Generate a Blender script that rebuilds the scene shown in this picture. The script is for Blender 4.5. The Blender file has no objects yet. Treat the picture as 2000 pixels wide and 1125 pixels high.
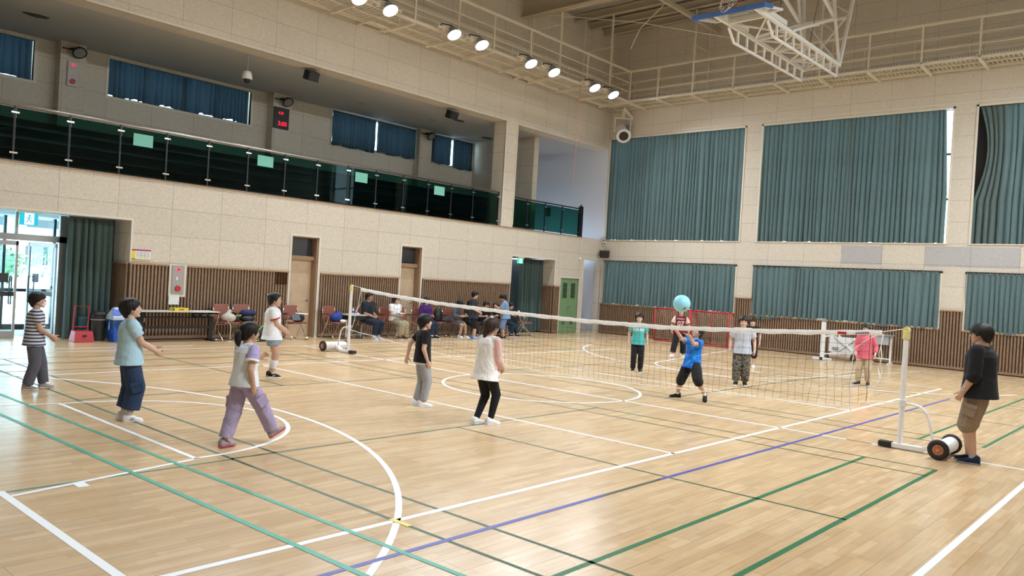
import bpy, bmesh, math, random
import numpy as np
from mathutils import Vector, Matrix, noise
from mathutils.bvhtree import BVHTree
rnd = random.Random(7)
PI = math.pi
SC = bpy.context.scene
COL = SC.collection
# ---------------------------------------------------------------- camera, world, exposure
FPX = 1540.6
CAM_LOC = Vector((-11.1622, -9.0862, 1.8935))
YAW, PITCH, ROLL = 0.7274, -0.0088, 0.0585
cd = bpy.data.cameras.new('camera'); cam = bpy.data.objects.new('camera', cd); COL.objects.link(cam)
cd.sensor_width = 36.0; cd.lens = FPX / 2000.0 * 36.0; cd.clip_start = 0.05; cd.clip_end = 400
_F = Vector((math.cos(YAW) * math.cos(PITCH), math.sin(YAW) * math.cos(PITCH), math.sin(PITCH)))
_R = _F.cross(Vector((0, 0, 1))).normalized(); _U = _R.cross(_F)
_R2 = _R * math.cos(ROLL) + _U * math.sin(ROLL); _U2 = -_R * math.sin(ROLL) + _U * math.cos(ROLL)
cam.matrix_world = Matrix(((_R2.x, _U2.x, -_F.x, CAM_LOC.x), (_R2.y, _U2.y, -_F.y, CAM_LOC.y), (_R2.z, _U2.z, -_F.z, CAM_LOC.z), (0, 0, 0, 1)))
SC.camera = cam
w = bpy.data.worlds.new('sky'); SC.world = w; w.use_nodes = True
nt = w.node_tree; bg = nt.nodes['Background']
sky = nt.nodes.new('ShaderNodeTexSky'); sky.sky_type = 'HOSEK_WILKIE'; sky.turbidity = 4.0; sky.ground_albedo = 0.4
sky.sun_direction = Vector((-0.3, -0.5, 0.75)).normalized()
mixw = nt.nodes.new('ShaderNodeMix'); mixw.data_type = 'RGBA'; mixw.inputs[0].default_value = 0.65
mixw.inputs[7].default_value = (0.80, 0.92, 1.0, 1)
nt.links.new(sky.outputs[0], mixw.inputs[6]); nt.links.new(mixw.outputs[2], bg.inputs[0])
bg.inputs[1].default_value = 15.0
vs = SC.view_settings
vs.view_transform = 'Standard'; vs.look = 'None'; vs.exposure = 0.0; vs.gamma = 1.0; vs.use_curve_mapping = False
LAMP_W = 114.0
def portal(loc, rot, sx, sy):
    l = bpy.data.lights.new('daylight_portal', 'AREA'); l.shape = 'RECTANGLE'; l.size = sx; l.size_y = sy
    l.cycles.is_portal = True
    o = bpy.data.objects.new('daylight_portal', l); COL.objects.link(o); o.location = loc; o.rotation_euler = rot
portal((-5.2, 10.7, 1.4), (PI / 2, 0, PI), 3.2, 2.7)
portal((13.7, 14.2, 5.6), (PI / 2, 0, PI), 3.0, 3.6)
# ---------------------------------------------------------------- geometry helpers
def V(*a): return Vector(a)
class MB:
    def __init__(s): s.v = []; s.f = []; s.m = []; s.cur = 0
    def add(s, vs_, fs):
        o = len(s.v); s.v += [tuple(p) for p in vs_]; s.f += [tuple(i + o for i in f) for f in fs]; s.m += [s.cur] * len(fs); return s
    def box(s, x0, x1, y0, y1, z0, z1):
        return s.add([(x0, y0, z0), (x1, y0, z0), (x1, y1, z0), (x0, y1, z0), (x0, y0, z1), (x1, y0, z1), (x1, y1, z1), (x0, y1, z1)],
                     [(0, 3, 2, 1), (4, 5, 6, 7), (0, 1, 5, 4), (1, 2, 6, 5), (2, 3, 7, 6), (3, 0, 4, 7)])
    def cbox(s, c, d, R=None):
        c = Vector(c); P = []
        for z in (-1, 1):
            for (x, y) in ((-1, -1), (1, -1), (1, 1), (-1, 1)):
                q = Vector((x * d[0] / 2, y * d[1] / 2, z * d[2] / 2))
                if R: q = R @ q
                P.append(c + q)
        return s.add(P, [(0, 3, 2, 1), (4, 5, 6, 7), (0, 1, 5, 4), (1, 2, 6, 5), (2, 3, 7, 6), (3, 0, 4, 7)])
    def bar(s, p0, p1, wd, ht=None, up=(0, 0, 1)):
        p0 = Vector(p0); p1 = Vector(p1); ht = ht or wd
        d = (p1 - p0); L = d.length; d.normalize(); u = Vector(up)
        if abs(d.dot(u)) > .98: u = Vector((1, 0, 0))
        sd = d.cross(u).normalized(); u = sd.cross(d)
        R = Matrix((sd, d, u)).transposed()
        return s.cbox((p0 + p1) / 2, (wd, L, ht), R)
    def tube(s, pts, r, n=8, cap=True):
        pts = [Vector(p) for p in pts]; rs = r if isinstance(r, (list, tuple)) else [r] * len(pts)
        P = []; prev = None
        for i, p in enumerate(pts):
            d = (pts[min(i + 1, len(pts) - 1)] - pts[max(i - 1, 0)]).normalized()
            if prev is None:
                a = Vector((0, 0, 1)) if abs(d.z) < .9 else Vector((1, 0, 0))
                u = d.cross(a).normalized()
            else: u = (prev - d * prev.dot(d)).normalized()
            prev = u; v = d.cross(u)
            for k in range(n):
                a = 2 * PI * k / n; P.append(p + (u * math.cos(a) + v * math.sin(a)) * rs[i])
        F = []
        for i in range(len(pts) - 1):
            for k in range(n):
                F.append((i * n + k, i * n + (k + 1) % n, (i + 1) * n + (k + 1) % n, (i + 1) * n + k))
        if cap: F.append(tuple(range(n))[::-1]); F.append(tuple((len(pts) - 1) * n + k for k in range(n)))
        return s.add(P, F)
    def prism(s, poly, z0, z1):
        n = len(poly)
        return s.add([(x, y, z0) for x, y in poly] + [(x, y, z1) for x, y in poly],
                     [tuple(range(n))[::-1], tuple(range(n, 2 * n))] + [(i, (i + 1) % n, n + (i + 1) % n, n + i) for i in range(n)])
    def loft(s, rings, n=20):
        """rings: (centre, a, b, X, Y [,power])"""
        P = []
        for rg in rings:
            c, a, b, X, Y = rg[:5]; pw = rg[5] if len(rg) > 5 else 1.0
            for k in range(n):
                t = 2 * PI * k / n; cx = math.cos(t); sy = math.sin(t)
                cx = math.copysign(abs(cx) ** pw, cx); sy = math.copysign(abs(sy) ** pw, sy)
                P.append(Vector(c) + Vector(X) * a * cx + Vector(Y) * b * sy)
        F = []
        for i in range(len(rings) - 1):
            for k in range(n): F.append((i * n + k, i * n + (k + 1) % n, (i + 1) * n + (k + 1) % n, (i + 1) * n + k))
        F.append(tuple(range(n))[::-1]); F.append(tuple((len(rings) - 1) * n + k for k in range(n)))
        return s.add(P, F)
    def ell(s, c, r, R=None, n=16, m=10):
        rs = []
        c = Vector(c)
        R = R or Matrix.Identity(3)
        P = [c + R @ Vector((0, 0, -r[2]))]
        for i in range(1, m):
            e = -PI / 2 + PI * i / m
            for k in range(n):
                a = 2 * PI * k / n
                P.append(c + R @ Vector((r[0] * math.cos(e) * math.cos(a), r[1] * math.cos(e) * math.sin(a), r[2] * math.sin(e))))
        P.append(c + R @ Vector((0, 0, r[2])))
        F = [(0, 1 + (k + 1) % n, 1 + k) for k in range(n)]
        for i in range(m - 2):
            for k in range(n): F.append((1 + i * n + k, 1 + i * n + (k + 1) % n, 1 + (i + 1) * n + (k + 1) % n, 1 + (i + 1) * n + k))
        t = len(P) - 1; b = 1 + (m - 2) * n
        F += [(b + k, b + (k + 1) % n, t) for k in range(n)]
        return s.add(P, F)
    def rcone(s, p0, r0, p1, r1, n=14):
        """tapered capsule"""
        p0 = Vector(p0); p1 = Vector(p1); d = (p1 - p0); L = max(d.length, 1e-5); d = d / L
        pts = []; rs = []
        for k in range(4): a = PI / 2 * k / 4; pts.append(p0 - d * r0 * math.cos(a)); rs.append(max(r0 * math.sin(a), r0 * .05))
        pts.append(p0); rs.append(r0)
        pts.append((p0 + p1) / 2); rs.append((r0 + r1) / 2)
        pts.append(p1); rs.append(r1)
        for k in range(1, 5): a = PI / 2 * k / 4; pts.append(p1 + d * r1 * math.sin(a)); rs.append(max(r1 * math.cos(a), r1 * .05))
        return s.tube(pts, rs, n)
    def cyl(s, p0, p1, r, n=20, r1=None): return s.tube([p0, p1], [r, r if r1 is None else r1], n)
    def torus(s, c, R_, r, ax='y', n=28, m=10):
        P = []; F = []
        for i in range(n):
            a = 2 * PI * i / n
            for k in range(m):
                b = 2 * PI * k / m; q = (R_ + r * math.cos(b)); h = r * math.sin(b)
                p = (q * math.cos(a), h, q * math.sin(a)) if ax == 'y' else ((h, q * math.cos(a), q * math.sin(a)) if ax == 'x' else (q * math.cos(a), q * math.sin(a), h))
                P.append((p[0] + c[0], p[1] + c[1], p[2] + c[2]))
        for i in range(n):
            for k in range(m): F.append((i * m + k, ((i + 1) % n) * m + k, ((i + 1) % n) * m + (k + 1) % m, i * m + (k + 1) % m))
        return s.add(P, F)
    def mesh(s, name):
        me = bpy.data.meshes.new(name); me.from_pydata(s.v, [], s.f)
        me.update(); return me
    def build(s, name, mt, parent=None, smooth=False, bevel=0, fix=True):
        me = s.mesh(name)
        if fix:
            bm = bmesh.new(); bm.from_mesh(me); bmesh.ops.recalc_face_normals(bm, faces=bm.faces); bm.to_mesh(me); bm.free()
        for q in (mt if isinstance(mt, (list, tuple)) else [mt]): me.materials.append(q)
        if any(s.m): me.polygons.foreach_set('material_index', s.m)
        if smooth: me.polygons.foreach_set('use_smooth', [True] * len(me.polygons))
        o = bpy.data.objects.new(name, me); COL.objects.link(o)
        if parent: o.parent = parent
        if bevel:
            b = o.modifiers.new('bevel', 'BEVEL'); b.width = bevel; b.segments = 2; b.limit_method = 'ANGLE'; b.angle_limit = .8
        return o
def thing(name, label, cat, loc=(0, 0, 0), rotz=0, group=None):
    o = bpy.data.objects.new(name, None); COL.objects.link(o); o.empty_display_size = .1
    o.location = loc; o.rotation_euler = (0, 0, rotz); o['label'] = label; o['category'] = cat
    if group: o['group'] = group
    return o
def tag(o, label, cat, group=None):
    o['label'] = label; o['category'] = cat
    if group: o['group'] = group
    return o
def struct(o): o['kind'] = 'structure'; return o
def dup(root, loc=None, rotz=None, label=None):
    r = root.copy(); COL.objects.link(r)
    if loc is not None: r.location = loc
    if rotz is not None: r.rotation_euler = (0, 0, rotz)
    if label: r['label'] = label
    for ch in list(root.children):
        c = ch.copy(); COL.objects.link(c); c.parent = r
        for g in list(ch.children):
            d = g.copy(); COL.objects.link(d); d.parent = c
    return r
# ---------------------------------------------------------------- materials
def mat(name, col, rough=.6, metal=0, spec=.5, coat=0, nz=0, nscale=20, bump=0, sheen=0):
    m = bpy.data.materials.new(name); m.use_nodes = True; n = m.node_tree; b = n.nodes['Principled BSDF']
    b.inputs['Base Color'].default_value = (*col, 1); b.inputs['Roughness'].default_value = rough
    b.inputs['Metallic'].default_value = metal; b.inputs['Specular IOR Level'].default_value = spec
    b.inputs['Coat Weight'].default_value = coat
    if sheen: b.inputs['Sheen Weight'].default_value = sheen
    if nz or bump:
        tc = n.nodes.new('ShaderNodeTexCoord'); t = n.nodes.new('ShaderNodeTexNoise'); t.inputs['Scale'].default_value = nscale
        t.inputs['Detail'].default_value = 4; n.links.new(tc.outputs['Object'], t.inputs['Vector'])
        if nz:
            r = n.nodes.new('ShaderNodeMapRange'); r.inputs[1].default_value = .3; r.inputs[2].default_value = .7
            r.inputs[3].default_value = 1 - nz; r.inputs[4].default_value = 1 + nz
            mx = n.nodes.new('ShaderNodeVectorMath'); mx.operation = 'SCALE'; mx.inputs[0].default_value = col
            n.links.new(t.outputs[0], r.inputs[0]); n.links.new(r.outputs[0], mx.inputs['Scale']); n.links.new(mx.outputs[0], b.inputs['Base Color'])
        if bump:
            bp = n.nodes.new('ShaderNodeBump'); bp.inputs['Strength'].default_value = bump; bp.inputs['Distance'].default_value = .01
            n.links.new(t.outputs[0], bp.inputs['Height']); n.links.new(bp.outputs[0], b.inputs['Normal'])
    return m
def emit(name, col, st):
    m = bpy.data.materials.new(name); m.use_nodes = True; n = m.node_tree; n.nodes.clear()
    e = n.nodes.new('ShaderNodeEmission'); o = n.nodes.new('ShaderNodeOutputMaterial'); e.inputs[0].default_value = (*col, 1); e.inputs[1].default_value = st
    n.links.new(e.outputs[0], o.inputs[0]); return m
def glass(name, tint, gl=.08, rough=.02, k=1.0):
    m = bpy.data.materials.new(name); m.use_nodes = True; n = m.node_tree; n.nodes.clear()
    t = n.nodes.new('ShaderNodeBsdfTransparent'); t.inputs[0].default_value = (*tint, 1)
    g = n.nodes.new('ShaderNodeBsdfGlossy'); g.inputs['Roughness'].default_value = rough; g.inputs[0].default_value = (1, 1, 1, 1)
    lw = n.nodes.new('ShaderNodeLayerWeight'); lw.inputs[0].default_value = .5; pw = n.nodes.new('ShaderNodeMath'); pw.operation = 'POWER'; pw.inputs[1].default_value = 5; n.links.new(lw.outputs['Facing'], pw.inputs[0]); fr = n.nodes.new('ShaderNodeMath'); fr.operation = 'MULTIPLY_ADD'; fr.inputs[1].default_value = .9; fr.inputs[2].default_value = .04; n.links.new(pw.outputs[0], fr.inputs[0])
    mx = n.nodes.new('ShaderNodeMixShader'); o = n.nodes.new('ShaderNodeOutputMaterial')
    ml = n.nodes.new('ShaderNodeMath'); ml.operation = 'MULTIPLY'; ml.inputs[1].default_value = k; n.links.new(fr.outputs[0], ml.inputs[0]); n.links.new(ml.outputs[0], mx.inputs[0]); n.links.new(t.outputs[0], mx.inputs[1]); n.links.new(g.outputs[0], mx.inputs[2]); n.links.new(mx.outputs[0], o.inputs[0])
    return m
def panel_mat(name, col, axis, x0, z0=1.84, bw=1.253, bh=.65):
    m = bpy.data.materials.new(name); m.use_nodes = True; n = m.node_tree; b = n.nodes['Principled BSDF']; b.inputs['Roughness'].default_value = .95
    b.inputs['Specular IOR Level'].default_value = .15
    g = n.nodes.new('ShaderNodeNewGeometry'); sp = n.nodes.new('ShaderNodeSeparateXYZ'); cb = n.nodes.new('ShaderNodeCombineXYZ')
    n.links.new(g.outputs['Position'], sp.inputs[0])
    def off(o, d):
        a = n.nodes.new('ShaderNodeMath'); a.operation = 'SUBTRACT'; n.links.new(o, a.inputs[0]); a.inputs[1].default_value = d; return a.outputs[0]
    n.links.new(off(sp.outputs['X' if axis == 'x' else 'Y'], x0 - bw * 60), cb.inputs[0]); n.links.new(off(sp.outputs['Z'], z0 - bh * 40), cb.inputs[1])
    br = n.nodes.new('ShaderNodeTexBrick'); br.offset = 0; br.squash = 1
    br.inputs['Scale'].default_value = 1; br.inputs['Brick Width'].default_value = bw; br.inputs['Row Height'].default_value = bh
    br.inputs['Mortar Size'].default_value = .0045; br.inputs['Mortar Smooth'].default_value = .1; br.inputs['Bias'].default_value = 0
    br.inputs['Color1'].default_value = (*[c * .975 for c in col], 1); br.inputs['Color2'].default_value = (*[c * 1.025 for c in col], 1)
    br.inputs['Mortar'].default_value = (*[c * .5 for c in col], 1)
    n.links.new(cb.outputs[0], br.inputs['Vector'])
    nz = n.nodes.new('ShaderNodeTexNoise'); nz.inputs['Scale'].default_value = 28; nz.inputs['Detail'].default_value = 5; nz.inputs['Roughness'].default_value = .7
    nz.inputs['Distortion'].default_value = 1.2
    n.links.new(g.outputs['Position'], nz.inputs['Vector'])
    mr = n.nodes.new('ShaderNodeMapRange'); mr.inputs[1].default_value = .32; mr.inputs[2].default_value = .68; mr.inputs[3].default_value = .80; mr.inputs[4].default_value = 1.12
    n.links.new(nz.outputs[0], mr.inputs[0])
    sc = n.nodes.new('ShaderNodeVectorMath'); sc.operation = 'SCALE'; n.links.new(br.outputs['Color'], sc.inputs[0]); n.links.new(mr.outputs[0], sc.inputs['Scale'])
    n.links.new(sc.outputs[0], b.inputs['Base Color'])
    bp = n.nodes.new('ShaderNodeBump'); bp.inputs['Strength'].default_value = .35; bp.inputs['Distance'].default_value = .006
    n.links.new(nz.outputs[0], bp.inputs['Height']); n.links.new(bp.outputs[0], b.inputs['Normal'])
    return m
def floor_mat():
    m = bpy.data.materials.new('maple_floor'); m.use_nodes = True; n = m.node_tree; b = n.nodes['Principled BSDF']
    g = n.nodes.new('ShaderNodeNewGeometry'); ad = n.nodes.new('ShaderNodeVectorMath'); ad.operation = 'ADD'; ad.inputs[1].default_value = (60, 60, 0)
    n.links.new(g.outputs['Position'], ad.inputs[0])
    def brick(wd, ht, off, c1, c2, mo, ms, fr=2):
        br = n.nodes.new('ShaderNodeTexBrick'); br.offset = off; br.offset_frequency = fr; br.squash = 1
        br.inputs['Scale'].default_value = 1; br.inputs['Brick Width'].default_value = wd; br.inputs['Row Height'].default_value = ht
        br.inputs['Mortar Size'].default_value = ms; br.inputs['Mortar Smooth'].default_value = 0.3; br.inputs['Bias'].default_value = 0
        br.inputs['Color1'].default_value = c1; br.inputs['Color2'].default_value = c2; br.inputs['Mortar'].default_value = mo
        n.links.new(ad.outputs[0], br.inputs['Vector']); return br
    b1 = brick(.43, .075, .37, (.93, .86, .74, 1), (1.04, 1.03, 1.0, 1), (.80, .68, .54, 1), .0006, 3)
    b2 = brick(.67, .075, .53, (.91, .89, .86, 1), (1.05, 1.04, 1.02, 1), (1, 1, 1, 1), 0, 5)
    b3 = brick(3.6, .225, .41, (1, 1, 1, 1), (1, 1, 1, 1), (.62, .52, .42, 1), .0022, 2)
    nz = n.nodes.new('ShaderNodeTexNoise'); nz.inputs['Scale'].default_value = 1; nz.inputs['Detail'].default_value = 6
    mp = n.nodes.new('ShaderNodeMapping'); mp.inputs['Scale'].default_value = (2.2, 34, 1); n.links.new(g.outputs['Position'], mp.inputs[0]); n.links.new(mp.outputs[0], nz.inputs['Vector'])
    mr = n.nodes.new('ShaderNodeMapRange'); mr.inputs[1].default_value = .3; mr.inputs[2].default_value = .7; mr.inputs[3].default_value = .93; mr.inputs[4].default_value = 1.07
    n.links.new(nz.outputs[0], mr.inputs[0])
    def mul(a, bb):
        x = n.nodes.new('ShaderNodeVectorMath'); x.operation = 'MULTIPLY'; n.links.new(a, x.inputs[0])
        if isinstance(bb, tuple): x.inputs[1].default_value = bb
        else: n.links.new(bb, x.inputs[1])
        return x.outputs[0]
    c = mul(mul(mul(b1.outputs['Color'], b2.outputs['Color']), b3.outputs['Color']), FLOOR_RGB)
    sc = n.nodes.new('ShaderNodeVectorMath'); sc.operation = 'SCALE'; n.links.new(c, sc.inputs[0]); n.links.new(mr.outputs[0], sc.inputs['Scale'])
    n.links.new(sc.outputs[0], b.inputs['Base Color'])
    b.inputs['Roughness'].default_value = .32; b.inputs['Specular IOR Level'].default_value = .45
    n2 = n.nodes.new('ShaderNodeTexNoise'); n2.inputs['Scale'].default_value = .8; n2.inputs['Detail'].default_value = 3; n.links.new(g.outputs['Position'], n2.inputs['Vector'])
    m2 = n.nodes.new('ShaderNodeMapRange'); m2.inputs[3].default_value = .16; m2.inputs[4].default_value = .34; n.links.new(n2.outputs[0], m2.inputs[0]); n.links.new(m2.outputs[0], b.inputs['Roughness'])
    return m
FLOOR_RGB = (.62, .455, .285)
def fabric(name, col, tr=0.0, nz=.06, tcol=None):
    m = mat(name, col, .85, spec=.2, nz=nz, nscale=9, bump=.0, sheen=.04)
    if tr:
        n = m.node_tree; b = n.nodes['Principled BSDF']; o = n.nodes['Material Output']
        t = n.nodes.new('ShaderNodeBsdfTranslucent'); t.inputs[0].default_value = (*(tcol or col), 1); mx = n.nodes.new('ShaderNodeMixShader'); mx.inputs[0].default_value = tr
        n.links.new(b.outputs[0], mx.inputs[1]); n.links.new(t.outputs[0], mx.inputs[2]); n.links.new(mx.outputs[0], o.inputs[0])
    return m
CREAM = (.70, .64, .55)
M = dict(
    wallx=panel_mat('acoustic_panel_side', CREAM, 'x', 0.02), wally=panel_mat('acoustic_panel_end', CREAM, 'y', .15),
    grey=panel_mat('grey_panel', (.50, .49, .50), 'y', .15), jamb=panel_mat('panel_jamb', CREAM, 'y', 9.69),
    trim=mat('cream_trim', (.74, .69, .60), .5), wood_cap=mat('wood_cap', (.42, .27, .15), .5, nz=.15), slat=mat('slat_wood', (.27, .172, .108), .55, nz=.18, nscale=14),
    slat_dark=mat('slat_gap', (.10, .058, .038), .8), white_wall=mat('white_paint', (.76, .80, .90), .8), soffit=mat('soffit_paint', (.50, .50, .50), .9),
    door=mat('door_veneer', (.58, .44, .30), .5, nz=.08, nscale=6), frame_brown=mat('door_frame', (.33, .21, .13), .5, nz=.1), smoke=mat('smoked_pane', (.05, .05, .055), .15),
    steel=mat('brushed_steel', (.55, .54, .53), .3, 1), chrome=mat('chrome', (.75, .75, .75), .15, 1), black=mat('black_plastic', (.012, .012, .014), .4),
    black_m=mat('black_metal', (.02, .021, .024), .4, .3), rubber=mat('black_rubber', (.018, .017, .016), .75), white_m=mat('white_enamel', (.80, .80, .80), .3, nz=.03, nscale=5),
    truss=mat('truss_paint', (.85, .83, .79), .5), catpaint=mat('catwalk_paint', (.80, .73, .60), .55), ceil=mat('deck_metal', (.36, .34, .29), .6), beam=mat('beam_paint', (.50, .44, .34), .6),
    teal=fabric('curtain_teal', (.115, .162, .160), .04, tcol=(.16, .24, .25)), blue=fabric('curtain_blue', (.042, .070, .085), .035, tcol=(.12, .22, .33)), green_cur=fabric('curtain_green', (.075, .115, .110), .04),
    gglass=glass('green_glass', (.20, .40, .36), k=.22), clear=glass('clear_glass', (.84, .95, .97)), winglass=glass('window_glass', (.8, .9, .92)),
    navy_bank=mat('dark_seating', (.006, .012, .018), .8), mint=mat('mint_paper', (.22, .60, .50), .8), paper=mat('white_paper', (.84, .85, .87), .8),
    white_line=mat('white_line_paint', (.84, .86, .88), .45), green_line=mat('green_line_paint', (.022, .155, .062), .45), olive_line=mat('olive_line_paint', (.034, .090, .042), .5), teal_line=mat('teal_line_tape', (.030, .34, .235), .4),
    blue_line=mat('blue_line_paint', (.075, .085, .36), .45), dark_line=mat('dark_line_paint', (.075, .07, .045), .5), brown_patch=mat('worn_patch', (.30, .22, .11), .5), yellow_tape=mat('yellow_tape', (.80, .62, .12), .5),
    brownvinyl=mat('brown_vinyl', (.27, .085, .055), .45), red=mat('red_paint', (.48, .018, .03), .45), panelsteel=mat('panel_steel', (.40, .37, .36), .5, .5), green_door=mat('green_paint', (.20, .34, .18), .45),
    yellow=mat('yellow_plastic', (.80, .66, .05), .4), cap=mat('pale_yellow_cap', (.75, .66, .28), .4), orange=mat('orange_hub', (.50, .13, .05), .45),
    bluep=mat('blue_plastic', (.02, .11, .62), .4), skyp=mat('sky_plastic', (.50, .58, .72), .35), greyp=mat('grey_plastic', (.30, .31, .32), .5), dkteal=mat('teal_crate', (.02, .09, .11), .5),
    cord=mat('white_cord', (.85, .85, .85), .8), netc=mat('net_black', (.05, .05, .05), .8), goalnet=mat('goal_net', (.62, .50, .40), .8),
    led=emit('led_lens', (1, 1, 1), 40), redled=emit('red_led', (1, .01, .03), 3.0), exitl=emit('exit_cyan', (.04, .62, .80), 1.0), exitw=emit('exit_white', (.85, .97, 1.0), 1.2), exitg=emit('exit_green', (.05, .85, .45), 1.4),
    gpad=mat('blue_pad', (.06, .15, .45), .5), step=mat('stair_stone', (.42, .42, .44), .6), rope=mat('red_rope', (.65, .20, .16), .8),
    ground=mat('yard_paving', (.80, .82, .82), .9, nz=.1, nscale=2), leaf=mat('hedge_leaf', (.16, .27, .15), .8, nz=.35, nscale=6), bark=mat('bark', (.12, .08, .05), .9), shed=mat('pale_render', (.60, .62, .62), .9),
    silver=mat('door_aluminium', (.42, .43, .44), .4, .6), table=mat('table_top', (.62, .61, .56), .4), dark_al=mat('dark_aluminium', (.06, .065, .075), .4, .5),
    sign_pink=mat('sign_magenta', (.42, .03, .16), .6), ink=mat('print_ink', (.03, .03, .03), .7), stain=mat('soffit_stain', (.06, .06, .055), .9))
# ================================================================ THE SETTING
YW, XW, YR, XB, ZC = 9.69, 15.385, -9.9, -15.2, 12.15
B = MB; 
floor = struct(MB().box(XB - .3, XW + .4, YR - .3, YW + 1.2, -.2, 0).build('floor', floor_mat()))
struct(MB().box(XB - .3, XW + 1.6, YW + 1.2, YW + 4.9, -.2, -.005).build('floor', M['step']))
# court markings, painted on the floor
def line(b, p, q, wd, z):
    p = Vector((*p, 0)); q = Vector((*q, 0)); d = (q - p).normalized(); s = Vector((-d.y, d.x, 0)) * wd / 2
    b.add([(p + s) + V(0, 0, z), (p - s) + V(0, 0, z), (q - s) + V(0, 0, z), (q + s) + V(0, 0, z)], [(0, 1, 2, 3)])
def arc(b, c, r, a0, a1, wd, z, n=90):
    P = []
    for i in range(n + 1):
        a = math.radians(a0 + (a1 - a0) * i / n)
        for rr in (r - wd / 2, r + wd / 2): P.append((c[0] + rr * math.cos(a), c[1] + rr * math.sin(a), z))
    b.add(P, [(2 * i, 2 * i + 1, 2 * i + 3, 2 * i + 2) for i in range(n)])
gl = MB(); z = .0012; ol = MB()
for cx, xs in ((-4.08, (-7.17, -6.70, -1.48, -1.03)), (4.09, (1.04, 1.53, 6.66, 7.13))):
    for x in xs: line(ol, (x, -6.80), (x, 6.75), .036, z)
    for y in (-2.0, 2.0): line(ol, (xs[0], y), (xs[3], y), .04, z)
    for y0, y1 in ((-6.8, -2), (2, 6.75)): line(ol, (cx, y0), (cx, y1), .034, z)
    for y in (6.75, 6.0): line(ol, (xs[0], y), (xs[3], y), .04, z)
    for y in ((-6.78, -5.99) if cx < 0 else ()): line(gl, (xs[0], y), (xs[3], y), .05, z)
line(gl, (-9.4, -2.07), (-7.16, -2.02), .04, z)
line(gl, (7.1, -2.06), (11, -2.1), .05, z)
line(gl, (1.0, -6.06), (9.5, -6.12), .05, z + .0004); line(gl, (1.2, -6.83), (6.5, -6.86), .05, z)
gl.build('green_court_line', M['green_line'], floor, fix=False)['kind'] = 'structure'
ol.build('olive_court_line', M['olive_line'], floor, fix=False)['kind'] = 'structure'
tl = MB()
line(tl, (-8.36, 6.3), (-8.00, -6.4), .05, .0026); line(tl, (-7.93, 6.6), (-7.55, -5.9), .045, .0026)
tl.build('teal_court_line', M['teal_line'], floor, fix=False)['kind'] = 'structure'
bl = MB(); line(bl, (-9.5, -5.05), (-5.2, -5.04), .05, .0020); line(bl, (-4.2, -5.04), (7.0, -5.13), .05, .0020)
bl.build('blue_court_line', M['blue_line'], floor, fix=False)['kind'] = 'structure'
dl = MB(); line(dl, (-5.2, -5.04), (-4.2, -5.04), .045, .0018); line(dl, (-9, 5.03), (9, 5.0), .04, .0018); line(dl, (-9, 5.87), (9, 5.87), .035, .0012)
dl.build('dark_court_line', M['dark_line'], floor, fix=False)['kind'] = 'structure'
wl = MB(); z = .0016
for x in (-3, 3): line(wl, (x, -4.5), (x, 4.5), .05, z)
line(wl, (0, -7.62), (0, 7.6), .05, z)
for s in (-1, 1):
    line(wl, (-9.15, 4.47 * s), (9.0, 4.5 * s), .06 if s < 0 else .05, z)
    line(wl, (9 * s, -4.5), (9 * s, 4.5), .05, z) if s > 0 else line(wl, (-9.15, -9.0), (-9.15, -2.02), .062, z)
    line(wl, (-13.4, 7.63 * s), (13.4, 7.63 * s), .052 if s > 0 else .058, z + .0001)
    line(wl, (13.4 * s, -7.63), (13.4 * s, 7.63), .05, z)
    arc(wl, (7.40 * s, 0), 1.80, 90, 270, .05, z) if s > 0 else arc(wl, (-7.40, 0), 1.80, -90, 90, .05, z)
    line(wl, (7.44 * s, -1.83), (7.44 * s, 1.80), .05, z)
    for t in (-1, 1): line(wl, (13.4 * s if s > 0 else -9.12, t * (2.95 if s > 0 else 2.2)), (7.42 * s, t * 1.82), .05, z)
    if s > 0: arc(wl, (11.8, 0), 6.25, 110, 250, .05, z)
    else: arc(wl, (-11.8, 0), 6.45, -78, 78, .055, z)
line(wl, (-9.15, 2.2), (-9.15, 9), .05, z); line(wl, (-8.60, -2.1), (-8.60, -2.24), .09, z + .0003); line(wl, (-6.4, 8.22), (-2.55, 8.18), .06, z)
arc(wl, (0, 0), 1.79, 0, 360, .052, z, 140)
wl.build('white_court_line', M['white_line'], floor, fix=False)['kind'] = 'structure'
yb = MB(); line(yb, (-7.17, -4.42), (-7.17, -4.64), .05, .0032); yb.build('yellow_tape', M['yellow_tape'], floor, fix=False)['kind'] = 'structure'
bp = MB(); line(bp, (0, -5.42), (0, -5.75), .055, .0028); bp.build('worn_brown_patch', M['brown_patch'], floor, fix=False)['kind'] = 'structure'

# ---- side wall (left in the photograph), with its openings
def slats(x0, x1, z0, z1, axis, at, sgn, name='slatted_wainscot'):
    """ribbed timber wainscot, one mesh; ribs stand out from the wall"""
    b = MB(); n = max(1, int(round((x1 - x0) / .083))); p = (x1 - x0) / n
    def bx(a0, a1, d0, d1, c0, c1):
        d0, d1 = sorted((at + sgn * d0, at + sgn * d1))
        if axis == 'x': b.box(a0, a1, d0, d1, c0, c1)
        else: b.box(d0, d1, a0, a1, c0, c1)
    bx(x0, x1, -.02, .008, z0, z1)
    for i in range(n):
        b.cur = 1
        bx(x0 + i * p + .012, x0 + i * p + .058, .008, .048, z0 + .10, z1 - .03)
    b.cur = 1; bx(x0, x1, 0, .055, z0 + .03, z0 + .10)
    b.cur = 2; bx(x0, x1, -.01, .065, z1 - .03, z1 + .012)
    return struct(b.build(name, [M['slat_dark'], M['slat'], M['wood_cap']]))
wb = MB()
def W(x0, x1, z0, z1, y1=YW + .30): wb.box(x0, x1, YW, y1, z0, z1)
EN0, EN1 = -8.3, -3.43
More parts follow.
